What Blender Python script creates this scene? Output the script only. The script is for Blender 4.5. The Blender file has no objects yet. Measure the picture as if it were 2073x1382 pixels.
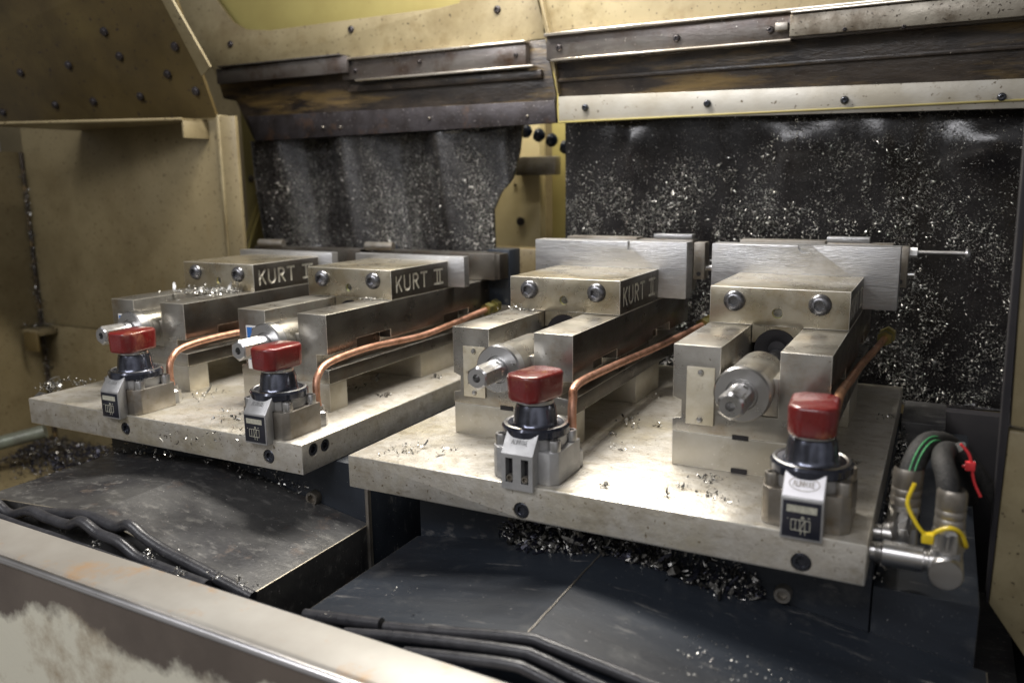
import bpy, bmesh, math, random
import numpy as np
from mathutils import Vector, Matrix

sc = bpy.context.scene
col = sc.collection
MM = 0.001
# ------------------------------------------------------------------ camera
CX, CY, CZ = 499.865, -808.683, 291.311
YAW, PIT, ROL, F = -0.481, -0.190, -0.013, 1675.1
_f = np.array([math.sin(YAW)*math.cos(PIT), math.cos(YAW)*math.cos(PIT), math.sin(PIT)])
_r = np.array([math.cos(YAW), -math.sin(YAW), 0.0]); _u = np.cross(_r, _f)
R_ = math.cos(ROL)*_r + math.sin(ROL)*_u
U_ = -math.sin(ROL)*_r + math.cos(ROL)*_u
def at(px, py, x=None, y=None, z=None):
    d = _f + R_*(px-1036.5)/F - U_*(py-691)/F
    C0 = np.array([CX, CY, CZ])
    if x is not None: t = (x-CX)/d[0]
    elif y is not None: t = (y-CY)/d[1]
    else: t = (z-CZ)/d[2]
    p = C0 + d*t
    return (float(p[0]), float(p[1]), float(p[2]))
cam_d = bpy.data.cameras.new('camera'); cam = bpy.data.objects.new('camera', cam_d); col.objects.link(cam)
cam.matrix_world = Matrix(((R_[0], U_[0], -_f[0], CX*MM), (R_[1], U_[1], -_f[1], CY*MM), (R_[2], U_[2], -_f[2], CZ*MM), (0, 0, 0, 1)))
cam_d.sensor_width = 36; cam_d.lens = F/2073*36; cam_d.clip_start = 0.02; cam_d.clip_end = 50
cam_d.dof.use_dof = True; cam_d.dof.focus_distance = 0.98; cam_d.dof.aperture_fstop = 4.0
sc.camera = cam
# ------------------------------------------------------------------ light
world = bpy.data.worlds.new('World'); sc.world = world; world.use_nodes = True
wn = world.node_tree; bg = wn.nodes['Background']
tc = wn.nodes.new('ShaderNodeTexCoord'); nz = wn.nodes.new('ShaderNodeTexNoise'); nz.inputs['Scale'].default_value = 1.6
rp = wn.nodes.new('ShaderNodeValToRGB'); wn.links.new(tc.outputs['Generated'], nz.inputs['Vector'])
wn.links.new(nz.outputs['Fac'], rp.inputs['Fac']); wn.links.new(rp.outputs['Color'], bg.inputs['Color'])
rp.color_ramp.elements[0].position = .40; rp.color_ramp.elements[0].color = (.16, .15, .13, 1)
rp.color_ramp.elements[1].position = .66; rp.color_ramp.elements[1].color = (.85, .84, .86, 1)
sx = wn.nodes.new('ShaderNodeSeparateXYZ'); wn.links.new(tc.outputs['Generated'], sx.inputs[0])
mr = wn.nodes.new('ShaderNodeMapRange'); wn.links.new(sx.outputs['Y'], mr.inputs['Value'])
mr.inputs['From Min'].default_value = -.25; mr.inputs['From Max'].default_value = -.75; mr.inputs['To Min'].default_value = .20; mr.inputs['To Max'].default_value = .72
wn.links.new(mr.outputs['Result'], bg.inputs['Strength'])
def area(name, loc, target, sx, sy, power, color):
    l = bpy.data.lights.new(name, 'AREA'); l.shape = 'RECTANGLE'; l.size = sx; l.size_y = sy; l.energy = power; l.color = color
    o = bpy.data.objects.new(name, l); col.objects.link(o)
    o.location = Vector(loc)*MM
    d = (Vector(target)-Vector(loc)).normalized(); o.rotation_euler = d.to_track_quat('-Z', 'Y').to_euler()
    return o
area('machine_lamp', (-150, 300, 950), (-20, 60, 0), .7, .05, 23, (1, .95, .88))
area('rear_lamp', (-330, 690, 900), (-330, 760, 200), .5, .05, 5, (1, .92, .74))
area('shop_light', (-200, -1700, 1500), (-50, 100, 60), 1.6, .5, 22, (.98, .97, 1))
area('shop_tube', (-750, -1450, 1300), (100, 100, 60), .15, 1.2, 6, (.97, .97, 1))
sc.view_settings.view_transform = 'Standard'; sc.view_settings.look = 'None'
sc.view_settings.exposure = 0.0; sc.view_settings.gamma = 1.0; sc.view_settings.use_curve_mapping = False
sc.render.engine = 'CYCLES'; sc.cycles.use_denoising = True; sc.cycles.max_bounces = 6
sc.cycles.sample_clamp_indirect = 4.0

# ------------------------------------------------------------------ materials
def mat(name, c1, c2=None, metal=0.0, rough=.4, scale=20, detail=6, lo=.4, hi=.65, rvar=.0, bump=0.0, bscale=200,
        stretch=(1, 1, 1), c3=None, s3=6, lo3=.55, hi3=.7, coat=0.0, speck=None, sscale=300, sth=.68, spec=.5, rot=(0, 0, 0), m3=None,
        c4=None, s4=14, lo4=.6, hi4=.64, st4=(1, 1, 1)):
    m = bpy.data.materials.new(name); m.use_nodes = True; nt = m.node_tree; N = nt.nodes; L = nt.links
    b = N['Principled BSDF']; b.inputs['Metallic'].default_value = metal; b.inputs['Roughness'].default_value = rough
    b.inputs['Coat Weight'].default_value = coat; b.inputs['Coat Roughness'].default_value = .08
    b.inputs['Specular IOR Level'].default_value = spec
    t = N.new('ShaderNodeTexCoord'); oi = N.new('ShaderNodeObjectInfo')
    ad = N.new('ShaderNodeVectorMath'); ad.operation = 'MULTIPLY_ADD'
    L.new(t.outputs['Object'], ad.inputs[0]); ad.inputs[1].default_value = (1, 1, 1)
    mu = N.new('ShaderNodeMath'); mu.operation = 'MULTIPLY'; mu.inputs[1].default_value = 37.0; L.new(oi.outputs['Random'], mu.inputs[0])
    L.new(mu.outputs[0], ad.inputs[2])
    base = ad.outputs[0]
    mp = N.new('ShaderNodeMapping'); mp.inputs['Scale'].default_value = stretch; mp.inputs['Rotation'].default_value = rot; L.new(base, mp.inputs['Vector'])
    def noise(sc_, dt, vec, r=.6):
        n = N.new('ShaderNodeTexNoise'); n.inputs['Scale'].default_value = sc_; n.inputs['Detail'].default_value = dt; n.inputs['Roughness'].default_value = r
        L.new(vec, n.inputs['Vector']); return n.outputs['Fac']
    def ramp(fac, lo_, hi_):
        r = N.new('ShaderNodeMapRange'); r.inputs['From Min'].default_value = lo_; r.inputs['From Max'].default_value = hi_; L.new(fac, r.inputs['Value']); return r.outputs['Result']
    def mix(fac, a, bcol):
        x = N.new('ShaderNodeMix'); x.data_type = 'RGBA'; L.new(fac, x.inputs['Factor'])
        if isinstance(a, tuple): x.inputs['A'].default_value = (*a, 1)
        else: L.new(a, x.inputs['A'])
        x.inputs['B'].default_value = (*bcol, 1); return x.outputs['Result']
    n1 = noise(scale, detail, mp.outputs[0])
    f1 = ramp(n1, lo, hi)
    c = mix(f1, c1, c2 or tuple(v*.8 for v in c1))
    if c3:
        f3 = ramp(noise(s3, 8, base, .7), lo3, hi3); c = mix(f3, c, c3)
        if m3 is not None:
            mm_ = N.new('ShaderNodeMapRange'); mm_.inputs['To Min'].default_value = metal; mm_.inputs['To Max'].default_value = m3
            L.new(f3, mm_.inputs['Value']); L.new(mm_.outputs['Result'], b.inputs['Metallic'])
    if c4:
        mp4 = N.new('ShaderNodeMapping'); mp4.inputs['Scale'].default_value = st4; L.new(base, mp4.inputs['Vector'])
        c = mix(ramp(noise(s4, 8, mp4.outputs[0], .65), lo4, hi4), c, c4)
    if speck:
        f4 = ramp(noise(sscale, 2, base), sth, sth+.04); c = mix(f4, c, speck)
    L.new(c, b.inputs['Base Color'])
    if rvar:
        rr = N.new('ShaderNodeMapRange'); rr.inputs['From Min'].default_value = .3; rr.inputs['From Max'].default_value = .7
        rr.inputs['To Min'].default_value = max(.04, rough-rvar); rr.inputs['To Max'].default_value = rough+rvar
        L.new(noise(scale*1.7, 6, mp.outputs[0]), rr.inputs['Value']); L.new(rr.outputs['Result'], b.inputs['Roughness'])
    if bump:
        bp = N.new('ShaderNodeBump'); bp.inputs['Strength'].default_value = bump; bp.inputs['Distance'].default_value = .001
        L.new(noise(bscale, 4, mp.outputs[0]), bp.inputs['Height']); L.new(bp.outputs['Normal'], b.inputs['Normal'])
    return m
M = {}
M['plate'] = mat('oily cast aluminium', (.58, .555, .50), (.49, .455, .39), .6, .44, 60, c3=(.43, .37, .22), s3=6, lo3=.5, hi3=.78, rvar=.05, bump=.5, bscale=260, speck=(.22, .18, .12), sscale=230, sth=.665,
                 c4=(.31, .265, .19), s4=38, lo4=.52, hi4=.78, st4=(1, 1.4, 1.6))
M['riser'] = mat('milled aluminium block', (.56, .53, .46), (.47, .43, .34), .65, .38, 14, c3=(.36, .31, .2), s3=22, lo3=.55, hi3=.8, rvar=.1, bump=.2, bscale=500, speck=(.75, .73, .68), sscale=350, sth=.7)
M['bed'] = mat('ground steel of vise', (.42, .405, .37), (.31, .29, .255), .9, .31, 16, c3=(.25, .18, .11), s3=20, lo3=.52, hi3=.8, rvar=.08, bump=.1, bscale=400, speck=(.14, .12, .09), sscale=260, sth=.70)
M['jaw'] = mat('oil stained steel jaw', (.50, .46, .37), (.38, .33, .23), .9, .30, 24, c3=(.33, .24, .12), s3=22, lo3=.52, hi3=.8, rvar=.07, bump=.12, bscale=500, speck=(.18, .14, .09), sscale=300, sth=.705)
M['soft'] = mat('brushed aluminium', (.58, .58, .58), (.46, .46, .47), .9, .36, 55, stretch=(.25, 1, 3), rvar=.1, bump=.4, bscale=330, lo=.35, hi=.7, c3=(.40, .38, .35), s3=18, lo3=.5, hi3=.8)
M['steel'] = mat('bright turned steel', (.56, .56, .56), (.50, .49, .48), 1, .3, 25, rvar=.05)
M['steel_dull'] = mat('dull grey steel', (.32, .30, .27), (.23, .205, .17), .85, .42, 30, rvar=.1, bump=.2, bscale=400, c3=(.2, .15, .09), s3=35, lo3=.55, hi3=.75)
M['cast'] = mat('die cast grey alloy', (.46, .46, .46), (.38, .38, .38), .6, .45, 60, rvar=.08, bump=.3, bscale=900)
M['cast_bright'] = mat('bright silver sticker', (.80, .79, .82), (.72, .71, .74), .2, .4, 40)
M['oxide'] = mat('black oxide screw steel', (.07, .075, .09), (.04, .042, .05), .75, .26, 80, rvar=.08)
M['screwhead'] = mat('worn blued screw steel', (.22, .22, .23), (.12, .12, .13), .85, .28, 90, rvar=.08, lo=.4, hi=.7)
M['ring'] = mat('glossy black chrome ring', (.05, .055, .075), (.03, .033, .05), .6, .14, 60, rvar=.06, coat=.5)
M['stem'] = mat('dark chrome stem', (.16, .17, .21), (.07, .075, .10), .9, .2, 30, rvar=.08)
M['red'] = mat('glossy dark red plastic', (.17, .010, .010), (.11, .009, .009), 0, .30, 30, rvar=.08, coat=.6, c3=(.26, .09, .05), s3=30, lo3=.56, hi3=.70, bump=.15, bscale=120)
M['copper'] = mat('weathered copper', (.74, .42, .30), (.52, .27, .17), .85, .44, 60, rvar=.1, bump=.4, bscale=160, c3=(.25, .11, .06), s3=70, lo3=.56, hi3=.7)
M['copper_old'] = mat('stained copper', (.70, .38, .22), (.55, .28, .15), .8, .38, 60, rvar=.1, bump=.4, bscale=160, c3=(.12, .06, .03), s3=80, lo3=.58, hi3=.68)
M['brass'] = mat('greenish brass', (.38, .32, .12), (.2, .2, .08), .8, .4, 60, rvar=.1)
M['black'] = mat('matt black', (.012, .011, .014), (.02, .018, .02), 0, .6, 20)
M['rubber'] = mat('black rubber seal', (.028, .028, .032), (.045, .045, .05), 0, .33, 60, rvar=.1, bump=.3, bscale=300)
M['hose'] = mat('black braided hose', (.022, .022, .022), (.04, .038, .036), 0, .6, 260, rvar=.05, bump=.9, bscale=500, spec=.25)
M['curtain'] = mat('wet black rubber sheet', (.008, .0075, .008), (.015, .014, .014), 0, .17, 60, rvar=.08, bump=.35, bscale=240, speck=(.12, .115, .11), sscale=380, sth=.66)
M['curtain_l'] = mat('wet scuffed rubber sheet', (.008, .0075, .008), (.014, .013, .013), 0, .29, 60, rvar=.1, bump=.5, bscale=260, speck=(.16, .155, .15), sscale=420, sth=.64, spec=.9)
M['beige'] = mat('oily beige paint', (.215, .175, .096), (.15, .118, .06), 0, .42, 3, rvar=.12, c3=(.085, .06, .025), s3=3.6, lo3=.46, hi3=.8, bump=.15, bscale=200, speck=(.09, .065, .03), sscale=130, sth=.63,
                 c4=(.16, .11, .045), s4=9, lo4=.62, hi4=.9, st4=(3, 3, .8))
M['beige_l'] = mat('pale beige paint', (.24, .203, .12), (.18, .149, .082), 0, .42, 5, rvar=.1, c3=(.10, .072, .032), s3=7, lo3=.47, hi3=.8, speck=(.05, .035, .02), sscale=150, sth=.655, bump=.2, bscale=200, c4=(.12, .085, .035), s4=22, lo4=.55, hi4=.85)
M['brown'] = mat('grimy olive brown paint', (.088, .062, .022), (.05, .035, .013), 0, .45, 5, rvar=.12, c3=(.12, .09, .03), s3=4, lo3=.5, hi3=.8, bump=.3, bscale=160, speck=(.03, .02, .015), sscale=90, sth=.66)
M['column'] = mat('pale cream paint', (.62, .54, .33), (.55, .46, .26), 0, .45, 6, speck=(.3, .22, .1), sscale=120, sth=.72)
M['yellow_panel'] = mat('yellow beige panel', (.33, .285, .105), (.27, .225, .08), 0, .4, 5, speck=(.1, .08, .03), sscale=90, sth=.74)
M['rust'] = mat('rusty dirty paint', (.052, .040, .030), (.026, .020, .016), 0, .36, 22, stretch=(.5, 1, 1.6), c3=(.012, .010, .010), s3=12, lo3=.45, hi3=.65, rvar=.12, bump=.8, bscale=120, speck=(.42, .38, .32), sscale=330, sth=.71,
                c4=(.17, .115, .045), s4=14, lo4=.52, hi4=.68, st4=(.3, 1, 2.2))
M['grime'] = mat('dark grimy steel', (.055, .05, .055), (.03, .025, .025), .5, .4, 30, c3=(.10, .06, .04), s3=18, lo3=.55, hi3=.7, rvar=.1, bump=.5, bscale=200, speck=(.40, .38, .38), sscale=330, sth=.69)
M['rail'] = mat('grimy steel rail', (.15, .14, .13), (.10, .085, .08), .7, .33, 20, stretch=(.3, 1, 1), c3=(.06, .035, .02), s3=15, lo3=.5, hi3=.7, rvar=.12, bump=.4, bscale=200, speck=(.5, .48, .42), sscale=260, sth=.72)
M['rail_pale'] = mat('grimy pale rail', (.25, .23, .19), (.17, .15, .12), .5, .38, 20, c3=(.07, .05, .03), s3=20, lo3=.5, hi3=.75, rvar=.1, speck=(.05, .04, .03), sscale=200, sth=.64, bump=.3, bscale=200)
M['rail_edge'] = mat('bright worn rail edge', (.75, .70, .62), (.4, .35, .28), .9, .25, 30, stretch=(.2, 1, 1), rvar=.1)
M['edge_highlight'] = mat('bright sill edge highlight', (.78, .77, .78), (.66, .64, .62), 1, .32, 30, stretch=(.2, 1, 1), rvar=.06)
M['bare'] = mat('milled groove brightened for glint', (.74, .72, .66), (.58, .56, .5), .6, .4, 200)  # bare steel, brightened for the light the engraved grooves catch
M['edge'] = mat('burnished edge and highlight', (.80, .78, .72), (.60, .56, .46), .8, .35, 90, rvar=.08, lo=.35, hi=.75)  # edge highlights put into the colour along with burnished wear
M['edge_dull'] = mat('worn cover edge', (.42, .38, .30), (.25, .22, .17), .6, .4, 60)
M['side'] = mat('dark vise side', (.13, .12, .105), (.085, .075, .065), .8, .34, 18, rvar=.1, bump=.2, bscale=350, c3=(.10, .07, .045), s3=26, lo3=.5, hi3=.8, speck=(.3, .28, .24), sscale=300, sth=.72)  # darker tone for vise side faces, pocket walls and rear jaws
M['strip'] = mat('zinc plated strip', (.40, .385, .345), (.32, .295, .24), .35, .4, 12, rvar=.1, c3=(.16, .13, .09), s3=30, lo3=.62, hi3=.70, speck=(.12, .10, .07), sscale=130, sth=.68, bump=.2, bscale=150)
M['cover'] = mat('dark blued way cover', (.026, .032, .042), (.015, .018, .024), .1, .38, 8, rvar=.1, bump=.15, bscale=200, speck=(.30, .29, .28), sscale=420, sth=.715, stretch=(.4, 1.6, 1), c3=(.07, .072, .074), s3=16, lo3=.56, hi3=.75, c4=(.17, .165, .16), s4=26, lo4=.62, hi4=.72, st4=(.5, 3, 1), spec=.4)
M['cover_worn'] = mat('worn steel way cover', (.085, .084, .082), (.032, .032, .036), .3, .36, 11, rvar=.12, bump=.3, bscale=200, c4=(.19, .185, .175), s4=60, lo4=.54, hi4=.74, st4=(.8, 1.6, 1), c3=(.15, .12, .10), s3=22, lo3=.58, hi3=.72, speck=(.42, .40, .38), sscale=330, sth=.70)
M['sill'] = mat('rust stained steel sill', (.35, .335, .305), (.27, .25, .22), .25, .44, 6, rvar=.08, c3=(.36, .21, .09), s3=13, lo3=.53, hi3=.72, bump=.1, bscale=60)
M['sill_front'] = mat('grey brown sill face with peeling pale paint', (.14, .115, .09), (.11, .09, .07), 0, .45, 10, c3=(.48, .47, .35), s3=5.5, lo3=.52, hi3=.545, rvar=.1, bump=.3, bscale=120)
def sill_face_mat():
    m = mat('grey brown sill face with pale peeled paint', (.13, .105, .085), (.10, .08, .065), 0, .42, 10, rvar=.1, bump=.3, bscale=120)
    nt = m.node_tree; N = nt.nodes; L = nt.links; b = N['Principled BSDF']; src = b.inputs['Base Color'].links[0].from_socket
    t = N.new('ShaderNodeTexCoord'); sp = N.new('ShaderNodeSeparateXYZ'); L.new(t.outputs['Object'], sp.inputs[0])
    n = N.new('ShaderNodeTexNoise'); n.inputs['Scale'].default_value = 11; n.inputs['Detail'].default_value = 7; n.inputs['Roughness'].default_value = .6; L.new(t.outputs['Object'], n.inputs['Vector'])
    a1 = N.new('ShaderNodeMath'); a1.operation = 'MULTIPLY_ADD'; L.new(sp.outputs['X'], a1.inputs[0]); a1.inputs[1].default_value = .026; L.new(sp.outputs['Z'], a1.inputs[2])
    a2 = N.new('ShaderNodeMath'); a2.operation = 'MULTIPLY_ADD'; L.new(n.outputs['Fac'], a2.inputs[0]); a2.inputs[1].default_value = .16; L.new(a1.outputs[0], a2.inputs[2])
    r = N.new('ShaderNodeMapRange'); L.new(a2.outputs[0], r.inputs['Value']); r.inputs['From Min'].default_value = -.050; r.inputs['From Max'].default_value = -.070
    n2 = N.new('ShaderNodeTexNoise'); n2.inputs['Scale'].default_value = 9; n2.inputs['Detail'].default_value = 8; n2.inputs['Roughness'].default_value = .7; L.new(t.outputs['Object'], n2.inputs['Vector'])
    r2 = N.new('ShaderNodeMapRange'); L.new(n2.outputs['Fac'], r2.inputs['Value']); r2.inputs['From Min'].default_value = .48; r2.inputs['From Max'].default_value = .66
    y_ = N.new('ShaderNodeMix'); y_.data_type = 'RGBA'; L.new(r2.outputs['Result'], y_.inputs['Factor']); y_.inputs['A'].default_value = (.66, .63, .51, 1); y_.inputs['B'].default_value = (.34, .27, .18, 1)
    x = N.new('ShaderNodeMix'); x.data_type = 'RGBA'; L.new(r.outputs['Result'], x.inputs['Factor']); L.new(src, x.inputs['A']); L.new(y_.outputs['Result'], x.inputs['B'])
    L.new(x.outputs['Result'], b.inputs['Base Color']); return m
M['sill_front'] = sill_face_mat()
M['chip'] = mat('bright metal swarf', (.66, .66, .64), (.5, .48, .44), 1.0, .36, 300)
M['swarf_black'] = mat('oily blue black swarf', (.03, .032, .05), (.015, .014, .02), .5, .3, 200)
M['chip_dark'] = mat('oily dark swarf', (.24, .235, .22), (.09, .085, .08), .95, .3, 250)
M['yellow'] = mat('yellow nylon', (.75, .56, .02), (.65, .46, .02), 0, .35, 30)
M['redtie'] = mat('red nylon', (.7, .05, .05), (.6, .03, .04), 0, .35, 30)
M['green'] = mat('green hose stripe', (.05, .30, .10), (.03, .18, .07), 0, .5, 200)
M['white'] = mat('white nylon', (.75, .75, .74), (.68, .68, .66), 0, .35, 50)
M['blue'] = mat('blue print', (.04, .18, .55), (.03, .13, .4), 0, .4, 50)
M['label_black'] = mat('black printed label', (.012, .014, .022), (.02, .02, .03), 0, .3, 50)
M['label_pale'] = mat('pale printed band', (.48, .47, .38), (.35, .34, .28), 0, .4, 400, detail=2)
M['name'] = mat('scuffed pale nameplate', (.62, .58, .48), (.52, .47, .35), .4, .42, 40, rvar=.1, c3=(.3, .25, .16), s3=60, lo3=.58, hi3=.7, bump=.4, bscale=300)
M['navy'] = mat('navy blue plastic', (.008, .015, .035), (.004, .008, .02), 0, .3, 30)
M['pipe'] = mat('green grey pipe', (.16, .18, .14), (.10, .10, .08), .2, .4, 20, rvar=.1)

# ------------------------------------------------------------------ mesh helpers (all in millimetres)
class MB:
    def __init__(s): s.v = []; s.f = []; s.mi = []
    def add(s, vs, fs, mi=0):
        n = len(s.v); s.v += [tuple(v) for v in vs]; s.f += [tuple(i+n for i in f) for f in fs]; s.mi += [mi]*len(fs); return s
    def bm(s, b, mi=0):
        b.verts.index_update(); n0 = len(s.mi); s.add([tuple(v.co) for v in b.verts], [[v.index for v in f.verts] for f in b.faces], mi)
        for i, f in enumerate(b.faces):
            if f.material_index: s.mi[n0+i] = f.material_index
        b.free(); return s
    def box(s, x0, x1, y0, y1, z0, z1, bev=.6, mi=0, rot=None, seg=2, bm_=None):
        b = bmesh.new(); bmesh.ops.create_cube(b, size=1)
        c = Vector(((x0+x1)/2, (y0+y1)/2, (z0+z1)/2)); sz = Vector((x1-x0, y1-y0, z1-z0))
        for v in b.verts: v.co = Vector((v.co.x*sz.x, v.co.y*sz.y, v.co.z*sz.z))
        if bev: bmesh.ops.bevel(b, geom=list(b.edges), offset=bev, segments=seg, profile=.5, affect='EDGES', **({'material': bm_} if bm_ is not None else {}))
        for v in b.verts:
            if rot: v.co = rot @ v.co
            v.co += c
        return s.bm(b, mi)
    def prism(s, poly, axis, a0, a1, bev=.0, mi=0):
        """poly of 2D points extruded along axis; for 'x' poly=(y,z), 'y' poly=(x,z), 'z' poly=(x,y)"""
        def P(p, a): return {'x': (a, p[0], p[1]), 'y': (p[0], a, p[1]), 'z': (p[0], p[1], a)}[axis]
        b = bmesh.new(); A = [b.verts.new(P(p, a0)) for p in poly]; B = [b.verts.new(P(p, a1)) for p in poly]
        n = len(poly); b.faces.new(A); b.faces.new(B[::-1])
        for i in range(n): b.faces.new((A[i], B[i], B[(i+1) % n], A[(i+1) % n]))
        bmesh.ops.recalc_face_normals(b, faces=b.faces)
        if bev: bmesh.ops.bevel(b, geom=list(b.edges), offset=bev, segments=2, profile=.5, affect='EDGES')
        return s.bm(b, mi)
    def lathe(s, prof, o, ax, n=28, mi=0, up=None):
        """prof list of (radius, height[, 'hex'])"""
        ax = Vector(ax).normalized(); up = Vector(up) if up else (Vector((0, 0, 1)) if abs(ax.z) < .9 else Vector((1, 0, 0)))
        e1 = (up-ax*up.dot(ax)).normalized(); e2 = ax.cross(e1); o = Vector(o); vs = []; fs = []; rings = []
        for p in prof:
            r, h = p[0], p[1]
            if r <= 1e-6: rings.append([len(vs)]); vs.append(o+ax*h); continue
            ids = []
            for i in range(n):
                t = 2*math.pi*i/n; rr = r
                if len(p) > 2:
                    q = (t % (math.pi/3))-math.pi/6; rr = r/math.cos(q)
                ids.append(len(vs)); vs.append(o+ax*h+(e1*math.cos(t)+e2*math.sin(t))*rr)
            rings.append(ids)
        for a, b in zip(rings, rings[1:]):
            if len(a) == 1 and len(b) == 1: continue
            for i in range(n):
                j = (i+1) % n
                if len(a) == 1: fs.append((a[0], b[i], b[j]))
                elif len(b) == 1: fs.append((a[i], b[0], a[j]))
                else: fs.append((a[i], b[i], b[j], a[j]))
        return s.add(vs, fs, mi)
    def tube(s, path, r, n=12, mi=0, cap=True, rf=None):
        P = [Vector(p) for p in path]; vs = []; fs = []; e = None
        for i, p in enumerate(P):
            t = (P[min(i+1, len(P)-1)]-P[max(i-1, 0)]).normalized()
            if e is None: e = t.orthogonal().normalized()
            e = (e-t*e.dot(t)).normalized(); g = t.cross(e); rr = rf(i/(len(P)-1)) if rf else r
            for k in range(n):
                a = 2*math.pi*k/n; vs.append(p+(e*math.cos(a)+g*math.sin(a))*rr)
        m = len(P)
        for i in range(m-1):
            for k in range(n): fs.append((i*n+k, i*n+(k+1) % n, (i+1)*n+(k+1) % n, (i+1)*n+k))
        if cap: fs.append(tuple(range(n))[::-1]); fs.append(tuple((m-1)*n+k for k in range(n)))
        return s.add(vs, fs, mi)
    def build(s, name, mats, parent=None, smooth=35):
        if not isinstance(mats, (list, tuple)): mats = [mats]
        me = bpy.data.meshes.new(name); me.from_pydata([(a*MM, b*MM, c*MM) for a, b, c in s.v], [], s.f)
        for m in mats: me.materials.append(m)
        me.polygons.foreach_set('material_index', s.mi); me.polygons.foreach_set('use_smooth', [True]*len(s.f))
        me.update(); me.validate()
        b = bmesh.new(); b.from_mesh(me); bmesh.ops.recalc_face_normals(b, faces=b.faces); b.to_mesh(me); b.free()
        me.set_sharp_from_angle(angle=math.radians(smooth))
        o = bpy.data.objects.new(name, me); col.objects.link(o)
        if parent: o.parent = parent
        return o
def tag(o, label=None, cat=None, group=None, kind=None):
    if label: o['label'] = label
    if cat: o['category'] = cat
    if group: o['group'] = group
    if kind: o['kind'] = kind
    return o
def thing(name, label, cat, loc=(0, 0, 0), group=None):
    o = bpy.data.objects.new(name, None); col.objects.link(o); o.location = Vector(loc)*MM; o.empty_display_size = .02
    return tag(o, label, cat, group)
def spline(pts, n=12):
    P = [Vector(p) for p in pts]; P = [P[0]*2-P[1]]+P+[P[-1]*2-P[-2]]; out = []
    for i in range(1, len(P)-2):
        for k in range(n):
            t = k/n; a, b, c, d = P[i-1], P[i], P[i+1], P[i+2]
            out.append(.5*((2*b)+(-a+c)*t+(2*a-5*b+4*c-d)*t*t+(-a+3*b-3*c+d)*t**3))
    out.append(P[-2]); return out
def children(o): return [c for c in bpy.data.objects if c.parent == o]
def boolean(o, cutter, selfi=True):
    cutter.parent = o.parent
    md = o.modifiers.new('cut', 'BOOLEAN'); md.operation = 'DIFFERENCE'; md.object = cutter; md.solver = 'EXACT'; md.use_self = selfi
    bpy.context.view_layer.update()
    dg = bpy.context.evaluated_depsgraph_get(); me = bpy.data.meshes.new_from_object(o.evaluated_get(dg))
    me.name = o.data.name; old = o.data; o.modifiers.clear(); o.data = me; bpy.data.meshes.remove(old)
    bpy.data.objects.remove(cutter, do_unlink=True)
    me.set_sharp_from_angle(angle=math.radians(35))
def bevelled(o, w, ang=35, mi=-1):
    md = o.modifiers.new('bevel', 'BEVEL'); md.width = w*MM; md.segments = 2; md.material = mi; md.limit_method = 'ANGLE'; md.angle_limit = math.radians(ang)
    bpy.context.view_layer.update(); dg = bpy.context.evaluated_depsgraph_get(); me = bpy.data.meshes.new_from_object(o.evaluated_get(dg))
    me.name = o.data.name; o.modifiers.clear(); o.data = me; me.set_sharp_from_angle(angle=math.radians(35))
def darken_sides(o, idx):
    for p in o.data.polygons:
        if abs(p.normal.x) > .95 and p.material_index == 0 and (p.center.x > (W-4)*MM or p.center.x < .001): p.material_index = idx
W = 152
def bolt(name, p, ax, r, h, parent, m, n=24, round_=False):
    """socket head screw: cylinder (or button) head with a hexagonal recess"""
    mb = MB()
    if round_: prof = [(r*1.0, 0), (r*1.0, h*.12), (r*.93, h*.5), (r*.75, h*.85), (r*.5, h), (r*.42, h, 'hex'), (r*.40, h*.35, 'hex'), (0, h*.3)]
    else: prof = [(r, 0), (r, h*.88), (r*.92, h), (r*.58, h), (r*.54, h*.96, 'hex'), (r*.52, h*.4, 'hex'), (0, h*.35)]
    mb.lathe(prof, p, ax, n)
    return mb.build(name, m, parent)

# ================================================================== machine enclosure
def panel(name, pxs, y, thick, m, parent=None, bev=1.0):
    P = [at(px, py, y=y) for px, py in pxs]
    mb = MB(); mb.prism([(p[0], p[2]) for p in P], 'y', y, y+thick, bev)
    return mb.build(name, m, parent)
def dots(parent, pxs, y, r, m, name='bolt', h=5):
    for px, py in pxs:
        p = at(px, py, y=y); bolt(name, (p[0], y, p[2]), (0, -1, 0), r, h, parent, m, 18, True)

floor = MB().box(-2600, 1400, -330, 2200, -640, -600, 0).build('chip_pan_floor', M['cover_worn']); tag(floor, kind='structure')
back = MB().box(-2600, 1400, 1090, 1130, -600, 1500, 0).build('back_wall', M['beige']); tag(back, kind='structure')

# left part
lw = thing('wall_panel', 'large beige oily panel of the machine wall behind the left plate', 'panel')
a = at(45, 300, y=380); b_ = at(497, 230, y=380)
MB().box(a[0], at(462, 500, y=380)[0], 380, 392, 22-40, 424, 1).build('wall_sheet', M['beige'], lw)
MB().box(a[0], -905, 380, 392, -500, -20, 1).build('lower_sheet', M['beige'], lw)
MB().box(-903, at(462, 500, y=380)[0], 383, 395, -500, -20, 1).build('lower_sheet', M['beige'], lw)
xe = at(462, 500, y=380)[0]
MB().box(xe, xe+7, 372, 400, 100, 424, 1.5).build('edge_bead', M['beige_l'], lw)
MB().prism([(xe+7, 376), (xe+38, 384), (xe+38, 392), (xe+7, 392)], 'z', 100, 421, 1).build('edge_flange', M['beige'], lw)
sw = thing('side_wall', 'beige wall sheet at the far left edge with its corner shade put in as a dark strip', 'panel')
MB().box(a[0]-14, a[0]-2, -420, 378, -500, 372, 1).build('wall_sheet', M['beige'], sw)
MB().box(a[0]-1, a[0]+5, 370, 378, -500, 372, 2).build('corner_shade', M['rust'], sw)  # dark strip put in for the soft shade of the corner
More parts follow.
